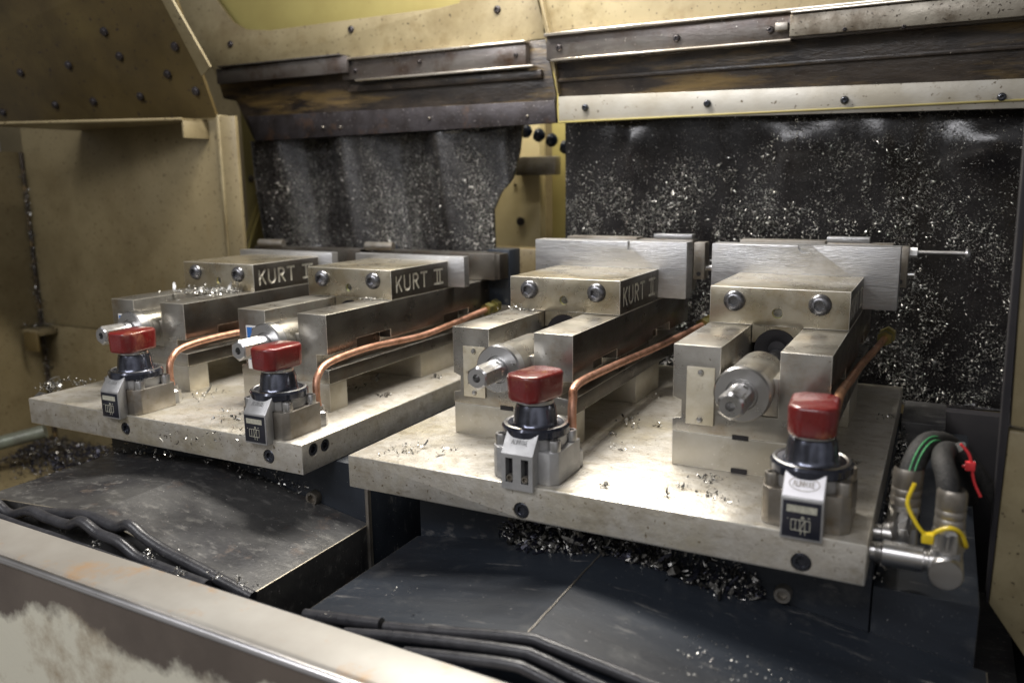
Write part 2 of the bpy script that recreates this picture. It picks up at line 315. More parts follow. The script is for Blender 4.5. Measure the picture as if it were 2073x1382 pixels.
# ledge + hood
hood = thing('sloping_hood', 'dark brown sloping hood panel with paired rivets at upper left', 'panel')
q0 = at(443, 236, y=378); q1 = at(330, -90, y=250); q2 = at(-500, -60, y=250); q3 = at(-400, 262, y=378)
def quad_slab(name, Q, t, m, parent):
    Q = [Vector(q) for q in Q]; n = (Q[1]-Q[0]).cross(Q[3]-Q[0]).normalized()*t
    vs = Q+[q+n for q in Q]; fs = [(0, 1, 2, 3), (7, 6, 5, 4)]+[(i, i+4, (i+1) % 4+4, (i+1) % 4) for i in range(4)]
    return MB().add(vs, fs).build(name, m, parent)
quad_slab('hood_sheet', [q0, q1, q2, q3], 6, M['brown'], hood)
def on_hood(px, py):
    A, B, C_ = Vector(q0), Vector(q1), Vector(q3); n = (B-A).cross(C_-A).normalized()
    o = Vector((CX, CY, CZ)); d = Vector(at(px, py, y=0))-o; t = (A-o).dot(n)/d.dot(n); return o+d*t, n
hn = on_hood(100, 100)[1]
if hn.dot(Vector((CX, CY, CZ))-Vector(q0)) < 0: hn = -hn
for px, py in [(48, 145), (145, 130), (248, 112), (360, 92), (12, 225), (118, 210), (195, 203), (290, 193), (345, 148), (402, 182), (217, 62)]:
    p, _n = on_hood(px, py); MB().lathe([(8.5, -2), (8.5, 2), (6.5, 5), (0, 6.5)], p+hn*7, hn, 14).build('rivet', M['grime'], hood)
e0, _ = on_hood(330, -60); e1, _ = on_hood(448, 150); e2, _ = on_hood(412, 136); e3, _ = on_hood(300, -60)
off = hn*16
quad_slab('hood_edge', [Vector(e0)+off, Vector(on_hood(437, 130)[0])+off, Vector(on_hood(420, 148)[0])+off, Vector(on_hood(312, -60)[0])+off], 5, M['beige_l'], hood)
ld = thing('wall_ledge', 'beige folded ledge with a shadow beneath it on the left wall', 'ledge')
la = at(368, 238, y=300); lz = at(372, 245, y=378)[2]
xl = at(371, 255, y=345)[0]
LA = at(-60, 249, y=150); LB = at(369, 239, y=318)
MB().prism([(LA[0], 150), (LB[0], 318), (LB[0], 379), (LA[0]-150, 379)], 'z', 0, 4, .5)
lm = MB(); zA, zB = LA[2], LB[2]
lm.add([(LA[0], 150, zA), (LB[0], 318, zB), (LB[0], 379, zB), (LA[0], 379, zA), (LA[0], 150, zA-4), (LB[0], 318, zB-4), (LB[0], 379, zB-4), (LA[0], 379, zA-4)],
       [(0, 1, 2, 3), (7, 6, 5, 4)]+[(i, i+4, (i+1) % 4+4, (i+1) % 4) for i in range(4)])
lm.build('ledge_top', M['beige'], ld)
MB().tube([(LA[0], 150, zA-2), (LB[0], 318, zB-2)], 3, 8).build('ledge_lip', M['beige'], ld)
MB().box(LB[0]-5, LB[0], 319, 379, zB-36, zB-4, 1).build('ledge_end', M['beige'], ld)

# seams, step ledge and pipe at lower left
st = thing('wall_step', 'chip covered step on the wall at the far left edge', 'ledge')
s0 = at(-60, 660, y=350); s1 = at(92, 668, y=350)
MB().box(s0[0], s1[0], 330, 378, s1[2]-12, s1[2]+2, 2).build('step_bar', M['beige'], st)
MB().box(s1[0]-40, s1[0]+6, 322, 330, s1[2]-46, s1[2]-2, 2).build('step_bracket', M['brown'], st)
gt = MB().prism([(-420, -385), (378, -300), (378, -320), (-420, -405)], 'x', -1700, -560, 1).build('drip_gutter', M['beige']); tag(gt, 'beige sloping gutter below the left plate, partly under dark swarf', 'gutter')
pp0 = at(-70, 915, y=150); pp1 = at(92, 872, y=260)
pp = MB().tube([pp0, pp1], 15, 20).build('coolant_pipe', M['pipe']); tag(pp, 'green grey pipe end at the lower left edge', 'pipe')

# head covers, left
Yh = 545
hl = thing('head_guard', 'beige guard of the left spindle with a yellow window and rusty lower part', 'guard')
panel('guard_sheet', [(300, -80), (436, 150), (1108, 78), (1066, -80), (950, -80), (930, 6), (890, 16), (545, 62), (497, 60), (470, 44), (430, -10), (400, -80)], Yh, 8, M['beige_l'], hl)
dots(hl, [(467, 90), (711, 60), (1007, 20)], Yh, 7, M['grime'])
panel('window_back', [(380, -120), (470, 100), (960, 50), (960, -120)], Yh+30, 5, M['yellow_panel'], hl)
panel('rusty_sheet', [(438, 150), (452, 200), (478, 205), (515, 285), (1125, 246), (1125, 190), (1104, 80)], Yh+1, 7, M['rust'], hl)
panel('guard_edge', [(1072, -80), (1110, 78), (1128, 190), (1131, 190), (1114, 75), (1080, -80)], Yh-12, 20, M['beige'], hl)
def rail(name, x_px, y, parent, z0, z1, m, depth, bev=1.2):
    x0 = at(x_px[0], 100, y=y)[0]; x1 = at(x_px[1], 100, y=y)[0]
    return MB().box(x0, x1, y, y+depth, z0, z1, bev).build(name, m, parent)
zt = at(1060, 86, y=530)[2]
rail('steel_rail', (690, 1064), 527, hl, zt-38, zt-2, M['rail'], 16)
rail('rail_edge', (690, 1062), 519, hl, zt-2, zt+2, M['rail_edge'], 24, 1)
rail('rail_edge', (715, 1078), 519, hl, zt-43, zt-39, M['rail_edge'], 24, 1)
rail('cover_rail', (434, 700), 515, hl, zt-26, zt+5, M['rail'], 8)
rail('cover_rail_edge', (436, 686), 508, hl, zt+6, zt+9, M['rail'], 34, 1)
rail('lower_ledge', (700, 1095), 535, hl, zt-60, zt-46, M['rust'], 9)
dots(hl, [(720, 143), (850, 126), (1045, 112)], 527, 4, M['grime'])
panel('clamp_bar', [(500, 236), (517, 286), (1126, 249), (1122, 203)], Yh-9, 9, M['grime'], hl)
dots(hl, [(655, 258), (690, 258), (870, 240), (1068, 236)], Yh-9, 3, M['steel_dull'])
# head covers, right
hr = thing('head_guard', 'beige guard of the right spindle above the pale bolted strip', 'guard')
panel('guard_sheet', [(1084, -100), (1100, 70), (1118, 120), (1140, 200), (2300, 140), (2300, -200), (1090, -200)], Yh, 8, M['beige_l'], hr)
panel('dark_sheet', [(1106, 76), (1116, 125), (1131, 196), (2300, 155), (2300, -20)], Yh-2, 2.0, M['rust'], hr)
zt2 = zt+3
def railx(name, pa, pb, y, parent, z0, z1, m, depth, bev=1.2):
    x0 = at(*pa, y=y)[0]; x1 = at(*pb, y=y)[0]
    return MB().box(x0, x1, y, y+depth, z0, z1, bev).build(name, m, parent)
def rz(px, py, y): return at(px, py, y=y)[2]
z_a = rz(1106, 76, 525); z_b = rz(1117, 122, 525)
railx('steel_rail', (1106, 90), (2300, 0), 525, hr, z_b, z_a, M['rail'], 18)
railx('rail_edge', (1100, 76), (2300, 0), 515, hr, z_a, z_a+5, M['rail_edge'], 28, 1)
railx('rail_edge', (1114, 122), (1600, 90), 513, hr, z_b-4, z_b, M['rail_edge'], 28, 1)
railx('cover_rail', (1598, 70), (2300, 60), 505, hr, z_b+1, z_a-6, M['rail_pale'], 8)
railx('cover_rail_edge', (1598, 70), (2300, 60), 500, hr, z_a-5, z_a-2, M['rail_edge'], 20, .8)
railx('rail_clip', (1568, 70), (1594, 70), 512, hr, z_b+12, z_a-14, M['steel_dull'], 12)
railx('middle_ledge', (1125, 160), (2300, 120), 537, hr, rz(1125, 160, 537)-6, rz(1125, 160, 537), M['rust'], 8)
dots(hr, [(1132, 97), (1370, 78), (1560, 62)], 525, 6, M['grime']); dots(hr, [(1710, 60), (1830, 55)], 505, 3, M['grime'])
panel('clamp_strip', [(1130, 196), (1131, 245), (2300, 213), (2300, 150)], Yh-14, 11, M['strip'], hr)
railx('strip_lip', (1131, 243), (2300, 220), Yh-17, hr, rz(1131, 246, Yh-14)-3, rz(1131, 246, Yh-14)-.2, M['yellow_panel'], 14, .8)
dots(hr, [(1185, 218), (1432, 210), (1710, 203), (2028, 197)], Yh-14, 6, M['oxide'], h=6)

# ---- hanging rubber curtains (wavy sheets)
rng = random.Random(4)
def wave_r(x, z):
    v = 7*math.sin(x*.019+1.2)+4*math.sin(x*.043+z*.01)
    b_ = sum(A*math.exp(-((x-c_)/w_)**2-((z-zc)/hz)**2) for c_, zc, w_, hz, A in BUMPS)
    return v*.6+b_
BUMPS = [(at(1285, 280, y=560)[0], 352, 26, 40, 12), (at(1615, 285, y=560)[0], 345, 55, 42, 17), (at(1795, 275, y=560)[0], 346, 40, 40, 9), (at(2010, 320, y=560)[0], 335, 60, 36, 20)]
def wave_l(x, z):
    return 22*math.sin((x+847)*.0282)*(.7+.3*(z-160)/230)+5*math.sin(x*.08+z*.015)
def sheet(name, outline, wave, y, m, parent=None, th=5):
    """thick sheet inside the outline (x, z), built as a grid clipped per row"""
    zs = [p[1] for p in outline]; z0, z1 = min(zs), max(zs); NZ, NX = 60, 110
    def span(z):
        xs = []
        for (x1, a1), (x2, a2) in zip(outline, outline[1:]+outline[:1]):
            if (a1 <= z < a2) or (a2 <= z < a1): xs.append(x1+(x2-x1)*(z-a1)/(a2-a1))
        return min(xs), max(xs)
    vs = []; fs = []
    for side in (0, 1):
        for i in range(NZ+1):
            z = z0+(z1-z0)*(min(max(i/NZ, .001), .999)); a_, b2 = span(z)
            for j in range(NX+1):
                x = a_+(b2-a_)*j/NX; vs.append((x, y-wave(x, z)+side*th, z))
    W_ = NX+1; o = (NZ+1)*W_
    for i in range(NZ):
        for j in range(NX):
            k = i*W_+j; fs.append((k, k+1, k+W_+1, k+W_)); fs.append((o+k, o+k+W_, o+k+W_+1, o+k+1))
    for i in range(NZ):
        for j in (0, NX):
            k = i*W_+j; fs.append((k, k+W_, o+k+W_, o+k) if j == 0 else (k, o+k, o+k+W_, k+W_))
    for j in range(NX):
        for i in (0, NZ):
            k = i*W_+j; fs.append((k, o+k, o+k+1, k+1))
    return MB().add(vs, fs).build(name, m, parent, 60), span, z0, z1
def X560(px, py): p = at(px, py, y=560); return (p[0], p[2])
outR = [X560(1143, 480), X560(1142, 240), X560(2300, 200), (at(2300, 300, y=560)[0], X560(2040, 820)[1]), X560(2040, 822), X560(1800, 800), X560(1640, 790), (X560(1143, 480)[0]+2, X560(1640, 790)[1]+20)]
outR = [(X560(1143, 400)[0], -60), (X560(1142, 240)[0], 402), (760, 402), (760, -46)]
cr, spR, zr0, zr1 = sheet('rubber_curtain', outR, wave_r, 560, M['curtain'])
tag(cr, 'wide black rubber curtain with stuck swarf behind the two right vises', 'curtain', 'chip curtains')
outL = [X560(p, q) for p, q in [(540, 512), (533, 460), (522, 400), (514, 330), (508, 284), (1052, 252), (1046, 305), (1032, 350), (1003, 388), (992, 425), (996, 512)]]
cl, spL, zl0, zl1 = sheet('rubber_curtain', outL, wave_l, 565, M['curtain_l'])
tag(cl, 'torn black rubber curtain behind the two left vises', 'curtain', 'chip curtains')

def swarf(name, label, pts_fn, n, size, mats, seed=1, curl=.5, flat=0.0):
    """loose chips: short bent ribbons scattered over a surface"""
    r = random.Random(seed); mb = MB()
    for _ in range(n):
        q = pts_fn(r)
        if q is None: continue
        p, nrm = Vector(q[0]), Vector(q[1]).normalized()
        L_ = size*r.uniform(.35, 1.2)*(2.1 if r.random() < .06 else 1)*(q[2] if len(q) > 2 else 1); w = L_*r.uniform(.12, .35)
        t = Vector((r.gauss(0, 1), r.gauss(0, 1), r.gauss(0, 1))); t = (t-nrm*t.dot(nrm)*(1-.5*(1-flat))).normalized()
        s_ = t.cross(nrm).normalized(); s_ = (s_+nrm*r.uniform(-1, 1)*(1-flat)).normalized(); k = r.uniform(-curl, curl)
        nn = t.cross(s_).normalized(); a = 0; c = p.copy(); segs = r.choice((2, 3, 4)) if curl < .9 else r.choice((3, 4, 6, 8)); vs = []
        for i in range(segs+1):
            ww = w*(.5 if i in (0, segs) else 1); vs += [c-s_*ww/2, c+s_*ww/2]
            c = c+(t*math.cos(a)+nn*math.sin(a))*L_/segs; a += k*2
        th = nn*max(.12, w*.12)
        n0 = len(vs); vs += [v+th for v in vs]
        fs = []
        for i in range(segs):
            q4 = (2*i, 2*i+1, 2*i+3, 2*i+2); fs += [q4, tuple(n0+v for v in q4[::-1])]
        fs += [(2*i, 2*i+2, n0+2*i+2, n0+2*i) for i in range(segs)]+[(2*i+1, n0+2*i+1, n0+2*i+3, 2*i+3) for i in range(segs)]
        mb.add(vs, fs, (2 if len(mats) > 2 and r.random() < .22 else 0) if r.random() < (q[3] if len(q) > 3 else .5) else 1)
    o = mb.build(name, mats, None, 20); tag(o, label, 'swarf', kind='stuff'); return o
CH = [M['chip'], M['chip_dark']]
def on_curtain(sp, wave, y, z0, z1, dens):
    def g(r):
        for _ in range(20):
            z = r.uniform(z0+2, z1-2); a_, b2 = sp(z); x = r.uniform(a_, b2)
            if r.random() < dens(x, z): break
        else: return None
        return ((x, y-wave(x, z)-1.2, z), (0, -1, 0), r.choice((.6, 1, 1, 1.5)), .34)
    return g
from mathutils import noise as mn
def densR(x, z):
    v = .36+1.5*mn.noise(Vector((x*.012, z*.010, 3)))+1.1*mn.noise(Vector((x*.05, z*.035, 7)))
    return max(.05, v*(1.1-.75*max(0, (z-250)/150)))
def densL_sheen(x, z):  # denser flake columns stand in for the curtain's vertical sheen
    k = max(math.exp(-((x-c_)/w_)**2) for c_, w_ in ((-715, 42), (-480, 55), (-275, 36)))
    return max(.03, k*.9+.09+.4*mn.noise(Vector((x*.03, z*.02, 9))))
def shards(name, label, sp, wave, y, z0, z1, dens, n, size, seed):
    """thousands of tiny flakes: one flat tetrahedron each"""
    g = np.random.default_rng(seed); r = random.Random(seed); P = []
    while len(P) < n:
        z = r.uniform(z0+2, z1-2); a_, b2 = sp(z); x = r.uniform(a_, b2)
        if r.random() < dens(x, z): P.append((x, y-wave(x, z)-.7, z))
    P = np.array(P); n = len(P)
    t = g.normal(size=(n, 3)); t[:, 1] *= .35; t /= np.linalg.norm(t, axis=1)[:, None]
    q = g.normal(size=(n, 3)); q[:, 1] *= .6; q = np.cross(t, q); q /= np.linalg.norm(q, axis=1)[:, None]
    L_ = (size*g.lognormal(0, .55, n))[:, None]; w = L_*g.uniform(.12, .4, n)[:, None]; h = np.cross(t, q)*w*.5
    V = np.stack([P-t*L_/2, P+t*L_/2+h*.3, P+q*w, P+h], 1).reshape(-1, 3)*MM
    base = (np.arange(n)*4)[:, None, None]; Fc = np.array([[0, 1, 2], [0, 3, 1], [1, 3, 2], [2, 3, 0]])[None]+base
    me = bpy.data.meshes.new(name); F3 = Fc.reshape(-1, 3)
    me.vertices.add(len(V)); me.vertices.foreach_set('co', V.ravel().astype(np.float32))
    me.loops.add(F3.size); me.loops.foreach_set('vertex_index', F3.ravel().astype(np.int32))
    me.polygons.add(len(F3)); me.polygons.foreach_set('loop_start', (np.arange(len(F3))*3).astype(np.int32))
    for m in CH: me.materials.append(m)
    mi = np.repeat((g.random(n) > .55).astype(np.int32), 4); me.polygons.foreach_set('material_index', mi)
    me.update(calc_edges=True); me.validate()
    o = bpy.data.objects.new(name, me); col.objects.link(o); tag(o, label, 'swarf', kind='stuff'); return o
shards('metal_swarf', 'fine shiny swarf stuck on the wide right curtain', spR, wave_r, 560, zr0, zr1, densR, 46000, 2.5, 11)
shards('metal_swarf', 'fine shiny swarf stuck on the torn left curtain, bunched in columns to imitate its sheen', spL, wave_l, 565, zl0, zl1, densL_sheen, 32000, 2.35, 12)

# ---- seen through the gap between the curtains
gp = thing('machine_column', 'pale yellow column in the gap between the two curtains', 'column')
g0 = at(985, 300, y=800); g1 = at(1092, 300, y=800)
MB().box(g0[0]-160, g1[0], 800, 830, -200, 420, 2).build('column_sheet', M['column'], gp)
MB().box(g1[0]+1, g1[0]+110, 860, 880, -200, 520, 2).build('recess_sheet', M['yellow_panel'], gp)
h_ = at(1054, 448, y=798)
MB().lathe([(0, 0), (9, 0), (9, 4), (0, 4.2)], (h_[0], 800, h_[2]), (0, -1, 0), 20).build('plug', M['grime'], gp)
h_ = at(1043, 375, y=798)
MB().lathe([(0, 0), (3, 0), (3, 3), (0, 3.2)], (h_[0], 800, h_[2]), (0, -1, 0), 12).build('plug', M['brown'], gp)
c0 = at(1040, 318, y=770); c1 = at(1124, 354, y=770)
cb = MB().box(c0[0], c1[0], 770, 799, c1[2], c0[2], 3).build('gap_block', M['steel_dull']); tag(cb, 'plain grey block fixed in the gap between the curtains', 'block')
lh = MB(); ps = [Vector(at(px, py, y=720)) for px, py in [(1040, 258), (1066, 266), (1092, 274), (1118, 284), (1146, 298)]]
for p in ps: lh.lathe([(5, -11), (11, -9), (14, -2), (12, 5), (6, 10)], p, (1, .1, -.25), 16)
lo = lh.build('coolant_hose', M['navy']); tag(lo, 'navy segmented coolant hose crossing the gap under the left guard', 'hose')
k0 = at(996, 514, y=640); k1 = at(1086, 560, y=640)
cb = MB().box(k0[0]-10, k1[0]+10, 620, 680, k1[2]-12, k0[2]+14, 3).build('table_fairing', M['beige']); tag(cb, 'beige shelf low in the gap left of the third vise', 'ledge')
cb = MB().box(k0[0]-30, k1[0]+30, 600, 690, -130, k1[2]-14, 3).build('housing_and_gap_shade', M['steel_dull']); tag(cb, 'dark grey housing low in the gap beside the second vise', 'housing')
sg = thing('wall_sheet', 'yellow sheet with a rusty bolt between flange and left curtain', 'panel')
s0 = at(484, 200, y=640); s1 = at(560, 500, y=640)
MB().box(s0[0], s1[0], 640, 648, 80, 520, 1).build('sheet_metal', M['yellow_panel'], sg)
b0 = at(508, 362, y=638); MB().lathe([(8, 0), (8, 3), (4, 6), (0, 6)], (b0[0], 640, b0[2]), (0, -1, 0), 16).build('bolt', M['rust'], sg)
for k, off_ in enumerate((0, 9)):
    w_ = MB().tube(spline([at(540+off_, 385, y=600), at(522+off_, 410, y=600), at(508+off_, 450, y=600), at(494+off_, 500, y=600), at(488+off_, 540, y=600)]), 3.2, 8).build('wire', M['yellow_panel'])
    tag(w_, ['pale yellow green wire curving down beside the flange', 'second yellow green wire, nearer the left curtain'][k], 'wire')
# ---- right wall
rw = thing('wall_panel', 'narrow beige panel edge at the far right with a joint line', 'panel')
MB().prism([(563, 79), (720, 66), (720, 520), (550, 520)], 'y', 0, 16, 1.5).build('upper_sheet', M['beige_l'], rw)
MB().prism([(560.5, -88), (640, -200), (720, -200), (720, 63), (562, 75)], 'y', 0, 16, 1.5).build('lower_sheet', M['beige_l'], rw)
MB().prism([(558, -86), (560, -86), (561.5, 75), (552, 520), (549, 520)], 'y', -2, 18, .3).build('green_black_seal', M['black'], rw)
dh = MB().box(468, 1000, 505, 530, -420, -42, 1).build('housing_and_gap_shade', M['black']); tag(dh, 'added black sheet for the dark gap behind the hydraulic hoses', 'panel')  # black sheet put in to darken the gap behind the hoses
dh = MB().box(600, 615, 20, 500, -420, 30, 1).build('housing_and_gap_shade', M['black']); tag(dh, 'added black sheet for the dark gap between the hoses and the right beige panel', 'panel')  # added to keep this gap dark where the beige wall showed through
fl = MB().box(556, 900, -420, 300, -330, -215, 1).build('chip_tray', M['cover_worn']); tag(fl, 'grey chip strewn tray at the lower right corner', 'tray')

# ================================================================== tables and way covers
tb = thing('machine_table', 'black machine table carrying the left plate', 'table')
MB().box(-545, -85, -60, 452, -330, -37, 1.5).build('table_block', M['cover'], tb)
MB().box(-88, -83, -66, -60, -330, -40, .8).build('edge_strip', M['steel_dull'], tb)
bolt('table_bolt', (at(640, 1000, y=-60)[0], -60, -88), (0, -1, 0), 9, 10, tb, M['steel_dull'])
tb2 = thing('machine_table', 'black machine table carrying the right plate', 'table')
MB().box(-14, 466, -60, 452, -330, -37, 1.5).build('table_block', M['cover'], tb2)
MB().box(467, 550, -60, 470, -330, -64, 1.5).build('table_wing', M['cover'], tb2)
MB().box(467, 520, 380, 500, -63, -30, 1.2).build('table_step', M['cover_worn'], tb2)
b1_ = at(1587, 1196, y=-60); bolt('table_bolt', (b1_[0], -60, b1_[2]), (0, -1, 0), 8, 10, tb2, M['steel_dull'])

def way_cover(name, label, xs, zs, y0, y1, m):
    t = thing(name, label, 'cover', group='way covers')
    n = len(xs); poly = list(zip(xs, zs))+[(xs[-1], zs[-1]-180), (xs[0], zs[0]-180)]
    o = MB().prism(poly, 'y', y0, y1, 0).build('cover_sheet', [m, M['edge_dull']], t); bevelled(o, .9, 25, 1); o.data.set_sharp_from_angle(angle=math.radians(6)); return t
wc1 = way_cover('way_cover', 'worn peaked way cover in front of the left table, scuffed brown grey', [-522, -320, -87], [-78, -64, -109], -257, -61, M['cover_worn'])
wc2 = way_cover('way_cover', 'blue black peaked way cover in front of the right table', [-17, 220, 560], [-110, -73, -121], -257, -61, M['cover'])
# pale scratch along the ridge
mb = MB(); pts_ = [(220+random.Random(i).uniform(-.35, .35), -256+i*9.5, -72.75) for i in range(20)]
mb.tube(pts_, .9, 6); mb.build('ridge_seam', M['steel_dull'], wc2)
# rubber seal tubes along the front of the covers
def seal(label, pts, r):
    o = MB().tube(spline(pts, 8), r, 14).build('rubber_seal', M['rubber']); tag(o, label, 'seal', 'rubber seals'); return o
def on_line(pxs, y): return [at(px, py, y=y) for px, py in pxs]
seal('short straight rubber seal at the left end of the right cover', on_line([(618, 1243), (690, 1252), (772, 1262)], -263), 5.5)
seal('bent rubber seal lying nearest the right cover edge', on_line([(780, 1268), (900, 1278), (1060, 1290), (1110, 1305), (1230, 1352), (1400, 1420), (1600, 1500)], -264), 4.8)
seal('middle rubber seal in front of the right cover', on_line([(700, 1280), (850, 1292), (1040, 1316), (1090, 1330), (1200, 1382), (1400, 1470)], -277), 4.8)
seal('foremost rubber seal in front of the right cover', on_line([(820, 1320), (900, 1328), (1030, 1344), (1080, 1362), (1200, 1425), (1400, 1520)], -289), 5)
seal('wavy rubber seal lying nearest the left cover edge', on_line([(60, 1032), (110, 1038), (170, 1042), (200, 1052), (235, 1066), (262, 1062), (290, 1085), (330, 1112), (380, 1138), (440, 1170), (512, 1208)], -264), 6)
seal('wavy rubber seal in front of the left cover', on_line([(-60, 980), (-20, 1005), (20, 1040), (60, 1034), (100, 1050), (140, 1062), (165, 1055), (200, 1080), (240, 1096), (280, 1128), (330, 1150), (420, 1185)], -277), 6)
seal('thin rubber seal lying against the front sill', on_line([(-40, 1030), (10, 1050), (60, 1068), (120, 1088), (200, 1118), (260, 1140), (340, 1165)], -290), 4)

# ================================================================== front sill
sl = thing('front_sill', 'blurred beige steel sill in front with rusty stains and pale peeling paint', 'sill')
def sill_piece(name, poly, m):
    # poly in (y, z); tilted slightly along x
    xa, xb = -900, 760; vs = []; n = len(poly)
    for x in (xa, xb):
        for (y, z) in poly: vs.append((x, y, z-(x)*.026))
    fs = [tuple(range(n)), tuple(range(n, 2*n))[::-1]]+[(i, i+n, (i+1) % n+n, (i+1) % n) for i in range(n)]
    b = bmesh.new(); V = [b.verts.new(v) for v in vs]
    for f in fs: b.faces.new([V[i] for i in f])
    bmesh.ops.recalc_face_normals(b, faces=b.faces)
    MB().bm(b).build(name, m, sl)
sill_piece('sill_top', [(-300, -82), (-345, -83), (-349, -84.5), (-352, -88), (-349, -90), (-345, -88), (-300, -86)], M['sill'])
sill_piece('sill_edge', [(-351+4.2*math.cos(t_), -88.5+4.2*math.sin(t_)) for t_ in [k*math.pi/10 for k in range(20)]], M['edge_highlight'])  # bright steel round put in as the highlight along the sill
sill_piece('sill_face', [(-352, -92), (-352, -330), (-346, -330), (-346, -92)], M['sill_front'])
sill_piece('sill_back', [(-301, -88), (-301, -330), (-296, -330), (-296, -84)], M['black'])

# ================================================================== fixture plates
def fixture(label, x0, x1, y0, y1, screws, side):
    t = thing('fixture_plate', label, 'plate', group='fixture plates')
    p = MB().box(x0, x1, y0, y1, -36.3, 0, 1.5, seg=2, bm_=1); o = p.build('plate_slab', [M['plate'], M['edge']], t)
    cut = MB()
    for x, z in screws: cut.lathe([(0, -8), (8.6, -8), (8.6, 8), (0, 8)], (x, y0, z), (0, -1, 0), 24)
    for y, z in side: cut.lathe([(0, -8), (8.0, -8), (8.0, 8), (0, 8)], (x1, y, z), (1, 0, 0), 24)
    boolean(o, cut.build('cutter', [M['plate'], M['edge']]))
    for x, z in screws: bolt('socket_screw', (x, y0+5, z), (0, -1, 0), 7.8, 4.5, t, M['oxide'])
    for y, z in side: bolt('socket_screw', (x1-5, y, z), (1, 0, 0), 7.2, 4.5, t, M['oxide'])
    return t
fx1 = fixture('aluminium fixture plate under the two left vises', -635, -133, -118, 452, [(-184.5, -21), (-433, -19)], [(-99, -11), (-78, -12)])
fx2 = fixture('aluminium fixture plate under the two right vises', -63, 463.7, -123.3, 454.6, [(150, -26.5), (413.5, -25.5)], [])
# plug at the left side of the left plate
pf = at(45, 800, x=-650)
pl = thing('side_plug', 'small steel pipe plug on the left end of the left plate', 'plug')
MB().lathe([(0, 0), (6, 0), (6, 8), (9, 8, 'hex'), (9, 20, 'hex'), (0, 20)], (-635.5, -88, -10), (-1, 0, 0), 24).build('plug_body', M['steel'], pl)
# holes/slots on the right plate
for i, (px, py, r) in enumerate([(962, 890, 8), (783, 785, 5)]):
    pass

# ================================================================== vise
W = 152
def strokes():
    h = 21; S = []
    def st(*p): S.append(p)
    yK = 13; st((yK, 0), (yK, h)); st((yK, 8), (yK+12, h)); st((yK+5, 12), (yK+12, 0))
    yU = 33; st((yU, h), (yU, 5), (yU+3, 1), (yU+7, 0), (yU+11, 1), (yU+14, 5), (yU+14, h))
    yR = 56; st((yR, 0), (yR, h), (yR+8, h), (yR+12, h-3), (yR+12, h-7), (yR+8, h-10), (yR, h-10)); st((yR+5, h-10), (yR+13, 0))
    yT = 77; st((yT, h), (yT+15, h)); st((yT+7.5, h), (yT+7.5, 0))
    yI = 113; st((yI, h), (yI+24, h)); st((yI, 0), (yI+24, 0)); st((yI+8, 0), (yI+8, h)); st((yI+16, 0), (yI+16, h))
    return [(p, q) for s_ in S for p, q in zip(s_, s_[1:])]
def make_jaw():
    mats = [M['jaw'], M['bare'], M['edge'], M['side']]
    jaw = MB().box(0, W, 0, 153, 128.3, 171, .8, bm_=2).build('moving_jaw', mats)
    for k, (p, q) in enumerate(strokes()):
        P_, Q_ = Vector((0, p[0], p[1]+139)), Vector((0, q[0], q[1]+139)); d = (Q_-P_).normalized(); r = 1.75; dep = 2.2
        nrm = Vector((0, -d.z, d.y)); m = 6; poly = []
        for i in range(m+1): a_ = -math.pi/2+math.pi*i/m; poly.append(Q_+d*r*math.cos(a_)+nrm*r*math.sin(a_))
        for i in range(m+1): a_ = math.pi/2+math.pi*i/m; poly.append(P_+d*r*math.cos(a_)+nrm*r*math.sin(a_))
        n = len(poly); vs = [(W+2, v.y, v.z) for v in poly]+[(W-dep-.013*k, P_.y+(v.y-P_.y)*1, v.z) for v in poly]
        c0 = sum((Vector(v) for v in vs[n:]), Vector())/n
        vs[n:] = [tuple(Vector(v)*.0+Vector((v[0], v[1]+(0), v[2]))) for v in vs[n:]]
        fs = [tuple(range(n)), tuple(range(n, 2*n))[::-1]]+[(i, i+n, (i+1) % n+n, (i+1) % n) for i in range(n)]
        boolean(jaw, MB().add(vs, fs, 1).build('cutter', mats), False)
    boolean(jaw, MB().lathe([(0, -20), (6, -20), (6, 2), (7.5, 3), (7.5, 5), (0, 5)], (76, 0, 143), (0, -1, 0), 24, 1).build('cutter', mats), False)
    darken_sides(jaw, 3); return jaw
JAW = make_jaw()
